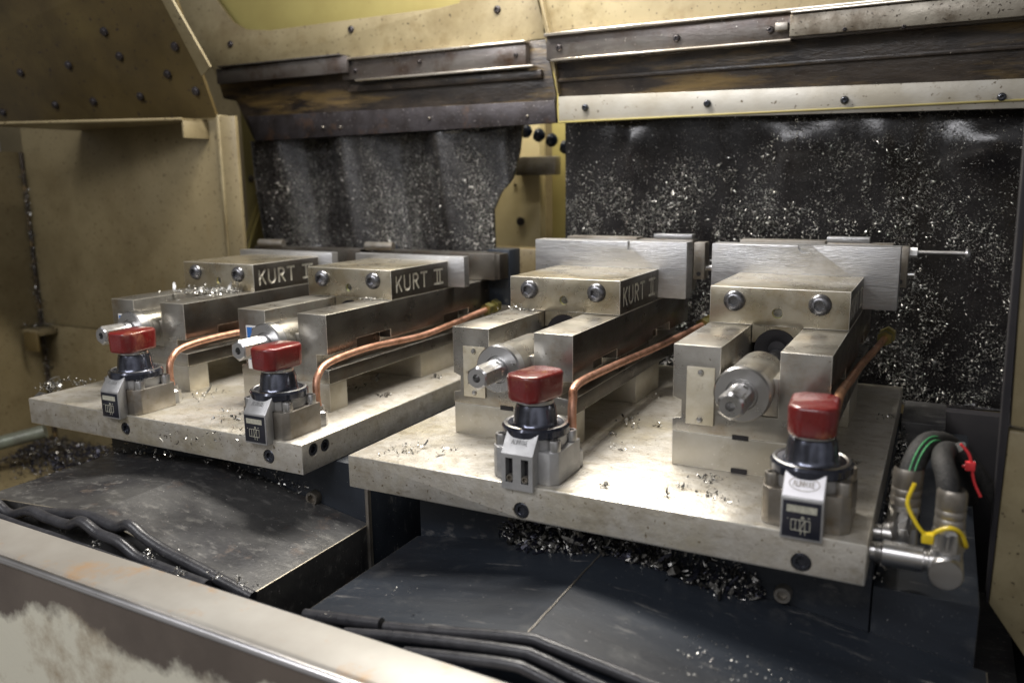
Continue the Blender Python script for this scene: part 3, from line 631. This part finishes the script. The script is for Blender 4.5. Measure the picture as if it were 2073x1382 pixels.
def vise(label, soft, sticker, j, loc):
    t = thing('machine_vise', label, 'vise', loc, 'machine vises')
    hb = 128
    poly = [(0, 37.3), (W, 37.3), (W, 56), (W-19, 57), (W-19, 75), (W, 76), (W, hb), (105, hb), (105, 62), (48, 62), (48, hb), (0, hb), (0, 73), (9, 70), (9, 52), (0, 50)]
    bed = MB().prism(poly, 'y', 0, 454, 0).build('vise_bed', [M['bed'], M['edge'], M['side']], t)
    cut = MB()
    for y0, y1 in ((60, 138), (280, 357)): cut.box(W-20, W+8, y0, y1, 66.5, 88, 0)
    for i_ in range(len(cut.mi)): cut.mi[i_] = 2
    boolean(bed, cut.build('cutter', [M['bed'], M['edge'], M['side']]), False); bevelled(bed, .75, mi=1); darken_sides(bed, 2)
    MB().box(48.2, 104.8, 1, 52, 62.5, 101, .8).build('screw_support', M['bed'], t)
    MB().box(0.3, W-.3, .2, 35.5, .2, 37, .7, bm_=1).build('front_riser', [M['riser'], M['edge']], t)
    MB().box(0.3, W-.3, 212, 311, .2, 37, .7).build('rear_riser', M['riser'], t)
    # moving jaw
    if JAW.parent is None: jaw = JAW
    else: jaw = JAW.copy(); col.objects.link(jaw)
    jaw.parent = t; jaw.location = (0, j*MM, 0)
    for x, z in ((70, 35.2), (70, .5)): MB().box(x-8, x+8, -.9, -.2, z, z+4.5, 0).build('keyway', M['black'], t)
    MB().lathe([(6.1, 0), (5.1, .7), (6.1, 1.4), (5.1, 2.1), (6.1, 2.8)], (76, 2, 143), (0, 1, 0), 20).build('thread_ring', M['brass'], jaw)
    for x in (28, 121): bolt('jaw_screw', (x, 0, 155), (0, -1, 0), 12.3, 7.5, jaw, M['screwhead'], 30, True)
    MB().prism([(49, hb), (49, 108)]+[(76+24.6*math.cos(a_), 100+24.6*math.sin(a_)) for a_ in [math.radians(d) for d in range(160, 19, -10)]]+[(104, 108), (104, hb)], 'y', 2, 60, 0).build('jaw_key', M['jaw'], jaw)
    MB().lathe([(0, 8), (10, 8), (16, 2), (24, 0), (24, 60), (0, 60)], (76, j+1, 100), (0, 1, 0), 30).build('screw_hole_dark', M['black'], t)  # black cup put in for the dark hole the screw enters
    MB().tube([(76, 45, 90), (76, j+6, 92)], 9, 18).build('lead_screw', M['steel'], t)
    # thrust bearing and hexagon spindle
    MB().lathe([(0, 60), (24.5, 60), (25.5, 58), (25.5, -16), (24.5, -17), (0, -17)], (76, 0, 90), (0, 1, 0), 40).build('bearing_housing', M['bed'], t)
    co = MB().lathe([(14, -18), (26, -18), (27.2, -19), (27.2, -30), (25.6, -32), (15.5, -32.3), (14.5, -30.5), (0, -30.5)], (76, 0, 90), (0, 1, 0), 44).build('thrust_collar', M['steel'], t)
    MB().lathe([(12.8, -30), (12.8, -42), (11.5, -44, 'hex'), (11.5, -76.5, 'hex'), (10.2, -78), (4.5, -78), (4, -76), (4, -66), (0, -66)], (76, 0, 90), (0, 1, 0), 48).build('hex_spindle', M['steel'], co, 22)
    # nameplate
    nm = MB().box(14.5, 43, -2.2, -.2, 46.5, 106.5, .5).build('nameplate', M['white'] if sticker else M['name'], t)
    if sticker:
        for (x0, x1, z0, z1) in ((17, 27, 88, 104), (31, 39, 84, 100), (18, 22, 60, 82), (26, 40, 50, 56)): MB().box(x0, x1, -2.9, -2.25, z0, z1, 0).build('blue_print', M['blue'], nm)
    for z in (101, 52): MB().lathe([(0, 3), (2.2, 2.4), (3.2, .8), (3.4, 0)], (29, -2.0, z), (0, -1, 0), 16).build('rivet', M['steel'], nm)
    # jaws at the back
    if soft:
        so = MB().box(-38, 191, j+154, j+185, 130.5, 208, 1.2)
        sj = so.build('soft_jaw', M['soft'], t); cut = MB()
        if soft == 2: cut.lathe([(0, -3), (9.5, -3), (9.5, 3), (0, 3)], (81, j+154, 207), (0, 1, 0), 24)
        else: cut.box(106, 109.5, j+150, j+157, 196, 212, 0)
        boolean(sj, cut.build('cutter', M['soft']), False)
        fj = MB().box(-18, 95, 372, 400, 132, 208.5, .8).build('fixed_jaw_plate', M['steel_dull'], t)
        MB().box(96.5, 178, 376, 400, 132, 206, .8).build('fixed_jaw_plate', M['steel_dull'], t)
        xx = (119, 176) if soft == 1 else (96, 149)
        MB().box(xx[0], xx[1], 378, 398, 206.5, 213.5, .5).build('top_block', M['soft'], t)
        st = MB().box(181, 197, 372, 396, 150, 203, .8).build('work_stop', M['steel_dull'], t)
        MB().lathe([(0, .4), (3.3, .4), (3.3, 0)], (189, 371.8, 158), (0, -1, 0), 16).build('stop_hole', M['black'], st)
        MB().tube([(197, 385, 166), (205, 385, 166)], 4, 12).build('stop_screw', M['steel'], st)
        if soft == 2:
            MB().lathe([(0, 0), (6.5, 0), (6.5, 9), (0, 9)], (197.5, 385, 195), (1, 0, 0), 6).build('white_nut', M['white'], st)
            mb = MB(); L0 = 206; pr = []
            for i in range(48): pr += [(3.9, L0-197.5+i*1.15), (3.1, L0-197.5+i*1.15+.57)]
            mb.lathe(pr, (197.5, 385, 195), (1, 0, 0), 12); mb.lathe([(3, 63), (7.5, 63.5), (7.8, 66), (5, 69), (0, 69.5)], (197.5, 385, 195), (1, 0, 0), 16)
            mb.build('threaded_rod', M['steel'], st)
    else:
        MB().box(-30, 181, j+154, j+170, 130, 178, 1).build('hard_jaw', M['soft'], t)
        fj = MB().box(-100, 180, 400, 428, 130, 175, 1).build('fixed_jaw_plate', M['side'], t)
        MB().box(150, 192, 429, 470, 84, 179, 1).build('side_plate', M['cover'], t)
        MB().box(181, 191, 396, 428, 132, 174, .8).build('work_stop', M['side'], t)
        MB().lathe([(0, 4), (3.4, 4), (3.4, 0), (7.5, 0), (8, 1), (8, 55), (0, 55)], (-84, 398, 181), (1, .15, 0), 20).build('stop_bushing', M['steel_dull'], t)
    MB().box(1, W-1, 402, 453, hb+.3, 170, .8).build('fixed_jaw_body', M['side'], t)
    return t
vises = [
    vise('steel machine vise at far left, second pale hex spindle hidden by a red knob, swarf piled on its rails', 0, True, 138.4, (-600.9, 4.9, 0)),
    vise('steel machine vise second from left, white and blue sticker, whole engraved side in view', 0, True, 143.5, (-343.9, 4.9, 0)),
    vise('steel machine vise third from left, wide aluminium jaw notched at top right', 1, False, 146.3, (0, 0, 0)),
    vise('steel machine vise at far right with a long threaded rod at its back', 2, False, 141.8, (263.8, 0, 0))]
vises[0]['label'] = 'steel machine vise furthest left, with swarf piled on its rails'

# ================================================================== rotary valves
def valve(label, xv, rot, kind, y_off=0):
    t = thing('rotary_valve', label, 'valve', (xv, y_off, 0), 'hydraulic clamping valves')
    MB().prism([(-36, -55), (-36, -108), (-29, -115), (29, -115), (36, -108), (36, -55)], 'z', .3, 33, .8).build('valve_base', M['steel_dull'] if kind != 'plain' else M['cast'], t)
    MB().lathe([(0, 33), (30.5, 33), (31.5, 35), (31.5, 45), (0, 45)], (0, -85, 0), (0, 0, 1), 48).build('valve_body', M['cast'], t)
    rg = MB().lathe([(26, 44), (33, 44.5), (34.3, 46), (34.3, 52), (32.5, 54.5)], (0, -85, 0), (0, 0, 1), 56)
    o = rg.build('collar_ring', M['ring'], t)
    MB().lathe([(32.4, 54.6), (30.2, 55.2), (28.5, 54.4)], (0, -85, 0), (0, 0, 1), 56).build('ring_rim', M['steel'], o)
    MB().lathe([(28.5, 54.2), (24, 53.5), (23, 54.5), (22.2, 58), (20.5, 70), (19, 74), (16, 76)], (0, -85, 0), (0, 0, 1), 48).build('valve_stem', M['stem'], t)
    MB().lathe([(0, 75), (18.5, 75), (18.5, 78.5), (0, 78.5)], (0, -85, 0), (0, 0, 1), 40).build('stem_washer', M['steel'], t)
    # knob: long bevelled octagon, rounded
    b = bmesh.new(); L2, S2, c = 29.5, 20.5, 9
    pl_ = [(-S2, -L2+c), (-S2+c, -L2), (S2-c, -L2), (S2, -L2+c), (S2, L2-c), (S2-c, L2), (-S2+c, L2), (-S2, L2-c)]
    m_ = MB(); m_.prism(pl_, 'z', 0, 27.5, 0)
    for v in m_.v: b.verts.new((v[0]*(1 if v[2] > 10 else .96), v[1]*(1 if v[2] > 10 else .96), v[2]))
    b.verts.ensure_lookup_table()
    for f in m_.f: b.faces.new([b.verts[i] for i in f])
    bmesh.ops.recalc_face_normals(b, faces=b.faces)
    bmesh.ops.bevel(b, geom=list(b.edges), offset=4.0, segments=4, profile=.5, affect='EDGES')
    Rz = Matrix.Rotation(rot, 3, 'Z')
    for v in b.verts: v.co = Rz @ v.co + Vector((0, -85, 78.7))
    MB().bm(b).build('knob', M['red'], t, 50)
    # name block in front
    yF = -128
    nb = MB().prism([(yF, -4), (yF, 32), (-113, 53), (-104, 53), (-104, 33.4), (-115.2, 33.4), (-115.2, -4)], 'x', -17, 17, 0)
    nbo = nb.build('name_block', M['cast'], t)
    if kind != 'plain': bevelled(nbo, 1.0)
    if kind == 'plain':
        cut = MB()
        cut.box(-12.5, -4.5, yF-3, yF+8, 3, 28, 0); cut.box(4.5, 12.5, yF-3, yF+8, 3, 28, 0)
        boolean(nbo, cut.build('cutter', M['cast']), False)
        for x in (-8.2, 8.2): bolt('small_screw', (x, yF+4.5, 7.5), (0, -1, 0), 3.7, 4.5, nbo, M['steel_dull'], 18)
        for x in (-8.5, 8.5): MB().box(x-3.8, x+3.8, yF+7.6, yF+7.9, 3.2, 27.8, 0).build('slot_back', M['black'], nbo)
    else:
        st = MB().box(-15.2, 15.2, yF-.8, yF-.1, -1.5, 30, .2).build('black_label', M['label_black'], nbo)
        MB().box(-12, 12, yF-1.25, yF-.85, 20.5, 26.5, 0).build('pale_band', M['label_pale'], st)
        pg = MB(); W1 = .36
        def ln(*p):
            for a_, b2 in zip(p, p[1:]): pg.tube([(a_[0], yF-1.0, a_[1]), (b2[0], yF-1.0, b2[1])], W1, 6)
        ln((-8, 5), (-8, 14), (7, 14), (7, 5), (-8, 5)); ln((-4.5, 5), (-4.5, 14)); ln((-1, 5), (-1, 14)); ln((3, 14), (-1, 5)); ln((3, 5), (3, 14)); ln((1, 17.5), (1, 14)); ln((-.5, 15.5), (1, 17.5), (2.5, 15.5))
        ln((-11, 15), (-10.4, 14)); ln((0, 5), (0, 1.5)); ln((3.5, 5), (3.5, 1.5)); ln((5, 16.5), (7, 16.5))
        pg.build('valve_symbol', M['label_pale'], st)
    # raised oval and worn letters on the slope
    em = MB(); s0, s1 = Vector((0, yF, 32)), Vector((0, -113, 53)); n_ = Vector((0, -21, 15)).normalized()*(1 if True else 1)
    n_ = Vector((0, -.814, .581)); dirv = (s1-s0).normalized(); cen = (s0+s1)/2+n_*.25
    if kind == 'white':
        MB().prism([], 'x', 0, 0) if False else None
        A = s0+dirv*1.5; B = s1-dirv*1.5
        vs = [(-16, A.y, A.z), (16, A.y, A.z), (16, B.y, B.z), (-16, B.y, B.z)]; vs = [Vector(v)+n_*.1 for v in vs]+[Vector(v)+n_*.55 for v in vs]
        MB().add(vs, [(3, 2, 1, 0), (4, 5, 6, 7)]+[(i, (i+1) % 4, (i+1) % 4+4, i+4) for i in range(4)]).build('silver_sticker', M['cast_bright'], nbo)
        cen = cen+n_*.4
    ov = [cen+Vector((1, 0, 0))*12*math.cos(a_)+dirv*6*math.sin(a_) for a_ in [k*math.pi/16 for k in range(33)]]
    if kind == 'white': em.tube(ov, .35, 6, cap=False)
    def let(x, segs):
        for a_, b2 in segs: em.tube([cen+Vector((x+a_[0], 0, 0))+dirv*(a_[1]-2.5), cen+Vector((x+b2[0], 0, 0))+dirv*(b2[1]-2.5)], .4, 6)
    Ls = [[((0, 0), (1.2, 5)), ((1.2, 5), (2.4, 0))], [((0, 5), (0, 0)), ((0, 0), (2.2, 0)), ((2.2, 0), (2.2, 5))], [((0, 0), (0, 5)), ((0, 5), (2, 0)), ((2, 0), (2, 5))], [((0, 0), (0, 5)), ((1.8, 0), (1.8, 5)), ((0, 2.5), (1.8, 2.5))], [((0, 0), (2, 5)), ((0, 5), (2, 0))], [((0, 0), (0, 5)), ((0, 5), (2, 5)), ((0, 2.5), (1.6, 2.5)), ((0, 0), (2, 0))]]
    for i, l_ in enumerate(Ls): let(-9+i*3.1, l_)
    em.build('raised_logo', M['steel_dull'] if kind == 'white' else M['cast'], nbo)
    for x, y in ((-29, -104), (29, -104), (29, -64), (-29, -64)): bolt('cap_screw', (x, y, 33), (0, 0, 1), 6.6, 11, t, M['steel'] if kind != 'white' else M['steel_dull'], 24)
    return t
valve('red knobbed valve at the front of the leftmost vise', -445, math.radians(8), 'tag', 0)
valve('bright red knobbed valve before the second vise from the left', -193, math.radians(-4), 'tag', 0)
valve('red knobbed valve without a label, two slotted screw recesses on its front', 148, math.radians(-12), 'plain')
valve('red knobbed valve with a silver logo sticker above a black label at far right', 412.5, math.radians(4), 'white')

# ================================================================== copper pipes
def pipe(label, pts, m, end=True):
    t = thing('copper_pipe', label, 'pipe', group='copper pipes')
    MB().tube(spline(pts, 10), 4.6, 14).build('pipe_tube', m, t)
    p0 = Vector(pts[0]); MB().lathe([(0, 0), (9, 0, 'hex'), (9, 16, 'hex'), (6.5, 18), (6.5, 24), (0, 24)], (p0.x, p0.y, .5), (0, 0, 1), 36).build('pipe_nut', M['steel'], t)
    d = (Vector(pts[-1])-Vector(pts[-2])).normalized(); pe = Vector(pts[-1])
    MB().lathe([(0, -4), (9, -4, 'hex'), (9, 8, 'hex'), (7, 9), (7, 20), (10, 20, 'hex'), (10, 32, 'hex'), (0, 32)], pe, d, 36).build('end_fitting', M['brass'], t)
    return t
def std(x, yl, end): return [(x+W+23, -44+yl, 14), (x+W+22, -46+yl, 40), (x+W+19, -38+yl, 60), (x+W+14, -8+yl, 71), (x+W+8, 82, 73), (x+W+9, 205, 68), (x+W+13, 300, 74), (x+W+18, 392, 82)]
pipe('copper pipe bending up from the leftmost valve', std(-600.9, 0, 0), M['copper'])
pipe('long copper pipe running along the second vise from the left', std(-343.9, 0, 0), M['copper'])
pipe('copper pipe along the vise with the notched wide jaw', [(173, -46, 14), (172, -48, 44), (170, -42, 68), (166, -20, 80), (164, 82, 77), (162, 252, 68), (170, 380, 68), (180, 440, 72)], M['copper'])
pipe('dark stained copper pipe along the vise at far right', [(421, -48, 14), (421, -48, 45), (423, -34, 74), (424, 0, 92), (424, 100, 84), (424, 220, 75), (429, 330, 70), (437, 430, 72)], M['copper_old'])

# ================================================================== hydraulic hoses at the right
def hose(label, pts, r, stripe=None, base=None, elbow=None):
    t = thing('hydraulic_hose', label, 'hose', group='hydraulic hoses')
    path = spline(pts, 12); ho = MB().tube(path, r, 20).build('hose_tube', M['hose'], t)
    if stripe:
        for off_ in stripe:
            sp_ = []
            for i, p in enumerate(path[:int(len(path)*.52)]):
                tn = (path[i+1]-p).normalized(); v = Vector((CX, CY, CZ))-p; v = (v-tn*v.dot(tn)).normalized(); s_ = v.cross(tn)
                sp_.append(p+(v*math.cos(off_)+s_*math.sin(off_))*(r+.05))
            MB().tube(sp_, .8, 6).build('green_stripe', M['green'], ho)
    return t, path
h1, p1 = hose('black hydraulic hose with two green stripes beside the right plate', [at(1830, 1062, y=-48), at(1836, 1010, y=-48), at(1846, 950, y=-42), at(1866, 908, y=-22), at(1890, 893, y=24), at(1922, 900, y=100), at(1948, 930, y=170), at(1962, 985, y=220)], 9.8, (-.25, .15))
MB().lathe([(0, 0), (12, 0), (12.6, 3), (12.2, 8), (11.6, 9), (12.2, 10), (12.2, 15), (11.6, 16), (12.2, 17), (12.2, 31), (11, 34)], (487, -49, 12), (.03, .02, 1), 28).build('crimp_sleeve', M['steel_dull'], h1)
MB().lathe([(0, -24), (11, -24, 'hex'), (11, -4, 'hex'), (12.6, -3), (13, 0), (12, 4)], (487, -49, 10), (.03, .02, 1), 36).build('hose_nut', M['steel'], h1)
MB().lathe([(0, 0), (8, 0), (8, 6), (10, 7), (10, 20), (0, 20)], (464, -49, -18), (1, 0, 0), 28).build('port_pipe', M['steel'], h1)
MB().lathe([(0, -14), (12, -12), (13, 0), (12, 12), (0, 14)], (487, -49, -19), (0, 0, 1), 28).build('elbow_body', M['steel'], h1)
h2, p2 = hose('plain black hydraulic hose on the bright elbow fitting', [at(1917, 1050, y=-88), at(1921, 1015, y=-87), at(1917, 968, y=-78), at(1908, 930, y=-55), at(1915, 912, y=0), at(1935, 918, y=70), at(1952, 950, y=130), at(1962, 1010, y=170)], 8.6)
MB().lathe([(0, 0), (11, 0), (11.6, 3), (11.2, 8), (10.6, 9), (11.2, 10), (11.2, 15), (10.6, 16), (11.2, 17), (11.2, 30), (9.6, 33)], (521, -90, 13), (0, .01, 1), 28).build('crimp_sleeve', M['steel_dull'], h2)
MB().lathe([(0, -16), (11, -16, 'hex'), (11, -1, 'hex'), (12, 0), (11, 4)], (521, -90, 11), (0, 0, 1), 36).build('hose_nut', M['steel'], h2)
MB().lathe([(0, 0), (8, 0), (8, 4), (8.8, 5), (8, 6), (8.8, 7), (8, 8), (10.8, 10), (10.8, 40), (9, 42), (9, 44), (10.8, 45), (10.8, 49), (9, 50), (0, 50)], (464, -90, -18), (1, 0, 0), 36).build('port_pipe', M['steel'], h2)
MB().lathe([(0, 17), (12, 17), (13, 15.5), (13, -14), (11.5, -16), (0, -17)], (521, -90, -21), (0, -1, 0), 40).build('elbow_body', M['steel'], h2)
MB().lathe([(11.5, 0), (11.5, 14), (0, 14)], (521, -90, -19), (0, 0, 1), 36).build('elbow_neck', M['steel'], h2)
hk, _ = hose('thin black hose pair running down behind the red cable tie', [at(1940, 905, y=10), at(1975, 950, y=20), at(2020, 1015, y=30), at(2070, 1080, y=40)], 7)
# cable ties
def ring(c, ax, r, n=24, a0=0, a1=6.283):
    ax = Vector(ax).normalized(); e = ax.orthogonal().normalized(); g = ax.cross(e)
    return [Vector(c)+(e*math.cos(a0+(a1-a0)*k/n)+g*math.sin(a0+(a1-a0)*k/n))*r for k in range(n+1)]
ty = thing('cable_tie', 'yellow cable tie round the bright hose fitting', 'cable tie')
MB().tube(spline([at(1882, 1086, y=-107), at(1900, 1074, y=-108), at(1925, 1069, y=-108), at(1946, 1080, y=-102), at(1956, 1106, y=-92), (530, -74, 0), (515, -74, 2), (507, -88, 4)]), 1.7, 8).build('tie_loop', M['yellow'], ty)
hd = (507.5, -97, 0)
hq_ = at(1878, 1088, y=-108); MB().box(hq_[0]-4.5, hq_[0]+4.5, -112, -105, hq_[2]-4, hq_[2]+4, 1).build('tie_head', M['yellow'], ty)
MB().tube(spline([at(1878, 1088, y=-109), at(1858, 1064, y=-110), at(1840, 1030, y=-108), at(1838, 1010, y=-106), at(1852, 978, y=-104)]), 1.6, 8).build('tie_tail', M['yellow'], ty)
tr = thing('cable_tie', 'red cable tie with a long loose tail behind the hoses', 'cable tie')
q = [at(px, py, y=-10) for px, py in [(1945, 898), (1962, 920), (1967, 945), (1972, 975), (1985, 1005)]]
MB().tube(spline(q), 1.3, 8).build('tie_tail', M['redtie'], tr); hq = at(1964, 943, y=-10)
MB().box(hq[0]-4, hq[0]+4, hq[1]-3, hq[1]+3, hq[2]-4, hq[2]+4, 1).build('tie_head', M['redtie'], tr)
MB().tube([at(1948, 944, y=-8), at(1975, 936, y=-8)], 1.2, 8).build('tie_loop', M['redtie'], tr)

# ================================================================== swarf lying about
def flatpatch(cx, cy, sx, sy, z, bright=.5, zs=1.0):
    def g(r): return ((r.gauss(cx, sx), r.gauss(cy, sy), z+abs(r.gauss(0, zs))+.4), (0, 0, 1), 1, bright)
    return g
def multi(patches, bright=.4):
    def g(r):
        cx, cy, sx, sy, z, zs, k = r.choice(patches); return ((r.gauss(cx, sx), r.gauss(cy, sy), z+abs(r.gauss(0, zs))+.5), (0, 0, 1), k, bright)
    return g
def on_plate(pxs, z=0): return [at(px, py, z=z) for px, py in pxs]
PP = [(p[0], p[1], s_, s_, .3, 1.2, 1) for p, s_ in zip(on_plate([(800, 912), (850, 908), (905, 912), (955, 905), (830, 915), (1435, 972), (1440, 1000), (1385, 985), (1460, 1012), (1250, 905), (1265, 850), (1225, 985), (1310, 800), (1350, 1005), (1725, 935), (1280, 865), (1800, 845), (1330, 862), (1240, 880), (1010, 905)]), [9, 6, 5, 8, 3, 8, 7, 3, 6, 6, 9, 3, 12, 2, 5, 5, 10, 3, 4, 5])]
PP = [PP[i] for i in (0, 1, 2, 4, 5, 5, 5, 6, 6, 7, 8, 9, 10, 11, 12, 13, 14, 14, 15, 16, 17, 18)]
swarf('metal_swarf', 'scattered curled chips lying on the right fixture plate', multi(PP, .45), 330, 6.0, CH, 21, .9, .3)
PL = [(p[0], p[1], s_, s_, .3, zz, 1) for p, s_, zz in zip(on_plate([(90, 785), (130, 775), (170, 775), (110, 790), (735, 785), (700, 790), (780, 800), (885, 765), (420, 800), (760, 770), (400, 890), (350, 810), (480, 840)]), [8, 9, 8, 5, 12, 8, 6, 4, 20, 6, 30, 4, 20], [4, 4, 2, 5, 4, 4, 1, 1, .5, 3, .3, 1, .3])]
swarf('metal_swarf', 'scattered curled chips lying on the left fixture plate', multi(PL, .5), 420, 7.0, CH, 22, .9, .3)
V1 = [(-600.9+80, 110, 30, 16, 128.5, 2.5, 1), (-600.9+110, 125, 12, 8, 128.5, 3, 1)]
swarf('metal_swarf', 'heap of bright curls on the rails of the leftmost vise', multi(V1, .9), 420, 7, CH, 23, 1.0, .2)
V2 = [(-343.9+125, 138, 12, 4, 128.5, 1.5, .8), (18, 138, 12, 4, 128.5, 2.5, .9), (30, 135, 10, 5, 128.5, 1.5, .7)]
swarf('metal_swarf', 'small bright curls at the foot of the middle jaws', multi(V2, .85), 130, 5.5, CH, 24, 1.0, .2)
# pile under the right plate: a heap mesh covered in chips
def heap(cx, w, hgt, y, z, k):
    def g(r):
        x = cx+r.uniform(-w, w); e = max(0, 1-((x-cx)/w)**2)**.5; d = r.random()
        return ((x, y-d*26*e-r.random()*6, z+(1-d)*hgt*e*r.uniform(.6, 1)-(x-cx)*.0), (0, -.6, .8), k*r.choice((.6, .8, 1, 1.7)), .7)
    return g
zz0 = -88
swarf('metal_swarf', 'tangled heap of chips under the front edge of the right plate', lambda r: heap(195, 95, 46, -62, -82, 1)(r) if r.random() < .72 else heap(315, 60, 36, -62, -92, .8)(r), 2400, 9, [M['chip_dark'], M['swarf_black'], M['chip']], 25, .8, .1)
swarf('metal_swarf', 'thin line of chips behind the front edge of the left plate', lambda r: ((r.uniform(-520, -170), r.gauss(-72, 5), -72-(0 if False else 0)+r.uniform(-10, 10)), (0, -.5, .8), .8, .3), 380, 7, CH, 26, .8, .1)
SC = []
for px, py, y in [(798, 1197, 0), (832, 1200, 0), (845, 1240, 0), (1045, 1270, 0), (1125, 1290, 0), (665, 1235, 0), (735, 1245, 0), (780, 1250, 0), (870, 1292, 0), (935, 1292, 0), (1000, 1300, 0), (1165, 1340, 0), (1175, 1345, 0), (830, 1312, 0), (900, 1325, 0), (960, 1330, 0), (980, 1332, 0), (1150, 1310, 0), (1180, 1345, 0), (1195, 1365, 0)]:
    p = at(px, py, z=-92); SC.append((p[0], p[1], 2.5, 2.5, -94 if p[1] > -255 else -97, 2, 1))
swarf('metal_swarf', 'few bright chips lying on the right way cover and seals', multi(SC, .9), 110, 4.5, CH, 27, .9, .2)
def coverspeck(r):
    x = r.uniform(330, 520); y = r.uniform(-250, -165); z = -73-(x-220)*.14
    return ((x, y, z+.6), (0, 0, 1), 1, .8)
swarf('metal_swarf', 'field of tiny chips on the right slope of the way cover', coverspeck, 420, 2.4, CH, 28, .5, .8)
SD = []
for px, py in [(100, 1000), (105, 992), (140, 1005), (90, 1045), (150, 1050), (170, 1062), (190, 1080), (205, 1095), (150, 1062), (130, 1070), (40, 1045), (300, 1122), (310, 1128), (220, 1058), (480, 1170), (500, 1185), (200, 1100), (365, 1158), (440, 1168), (350, 1105)]:
    p = at(px, py, z=-80); SD.append((p[0], p[1], 4, 3, -82 if p[1] < -257 else -77-abs(p[0]+320)*.12+2, 3, 1))
swarf('metal_swarf', 'bright chips caught between the wavy seals at lower left', multi(SD, .8), 300, 5, CH, 29, .9, .2)
gz = lambda y: -300-(378-y)*.1065
def gutter(r):
    x = r.uniform(-1500, -880); y = r.gauss(300, 45)
    if y > 370: y = 740-y
    k = max(0, 1-abs((y-320)/110)); return ((x, y, gz(y)+r.random()*22*k+1), (0, -.2, 1), 1.2, .3)
swarf('metal_swarf', 'dark blue grey swarf heaped in the gutter at the far left', gutter, 7000, 8, [M['chip_dark'], M['swarf_black']], 30, .6, .3)
def stepchips(r):
    x = r.uniform(s0_[0], s1_[0]); return ((x, r.uniform(330, 375), s1_[2]+3+r.random()*10), (0, -.3, 1), 1, .25)
s0_ = at(-60, 660, y=350); s1_ = at(92, 668, y=350)
swarf('metal_swarf', 'dark swarf on the wall step at the far left', stepchips, 420, 9, CH, 31, .6, .3)
def cornerv(r):
    return ((a[0]+r.uniform(0, 22), 372-r.random()*8, r.uniform(-160, 330)), (0, -1, 0), 1, .2)
swarf('metal_swarf', 'fine dark swarf clinging along the left wall corner', cornerv, 500, 6, CH, 32, .6, .3)
def railchips(r):
    x = r.uniform(466, 476); y = r.uniform(-60, 420); return ((x, y, -60+r.random()*26), (.3, -.3, 1), 1, .5)
swarf('metal_swarf', 'chips caught along the right side of the right plate', railchips, 420, 7, CH, 33, .8, .1)
def tray(r): return ((r.uniform(560, 700), r.uniform(-420, 0), -214+r.random()*2), (0, 0, 1), 1, .3)
swarf('metal_swarf', 'dark chips strewn on the grey tray at the lower right', tray, 160, 9, CH, 34, .6, .5)
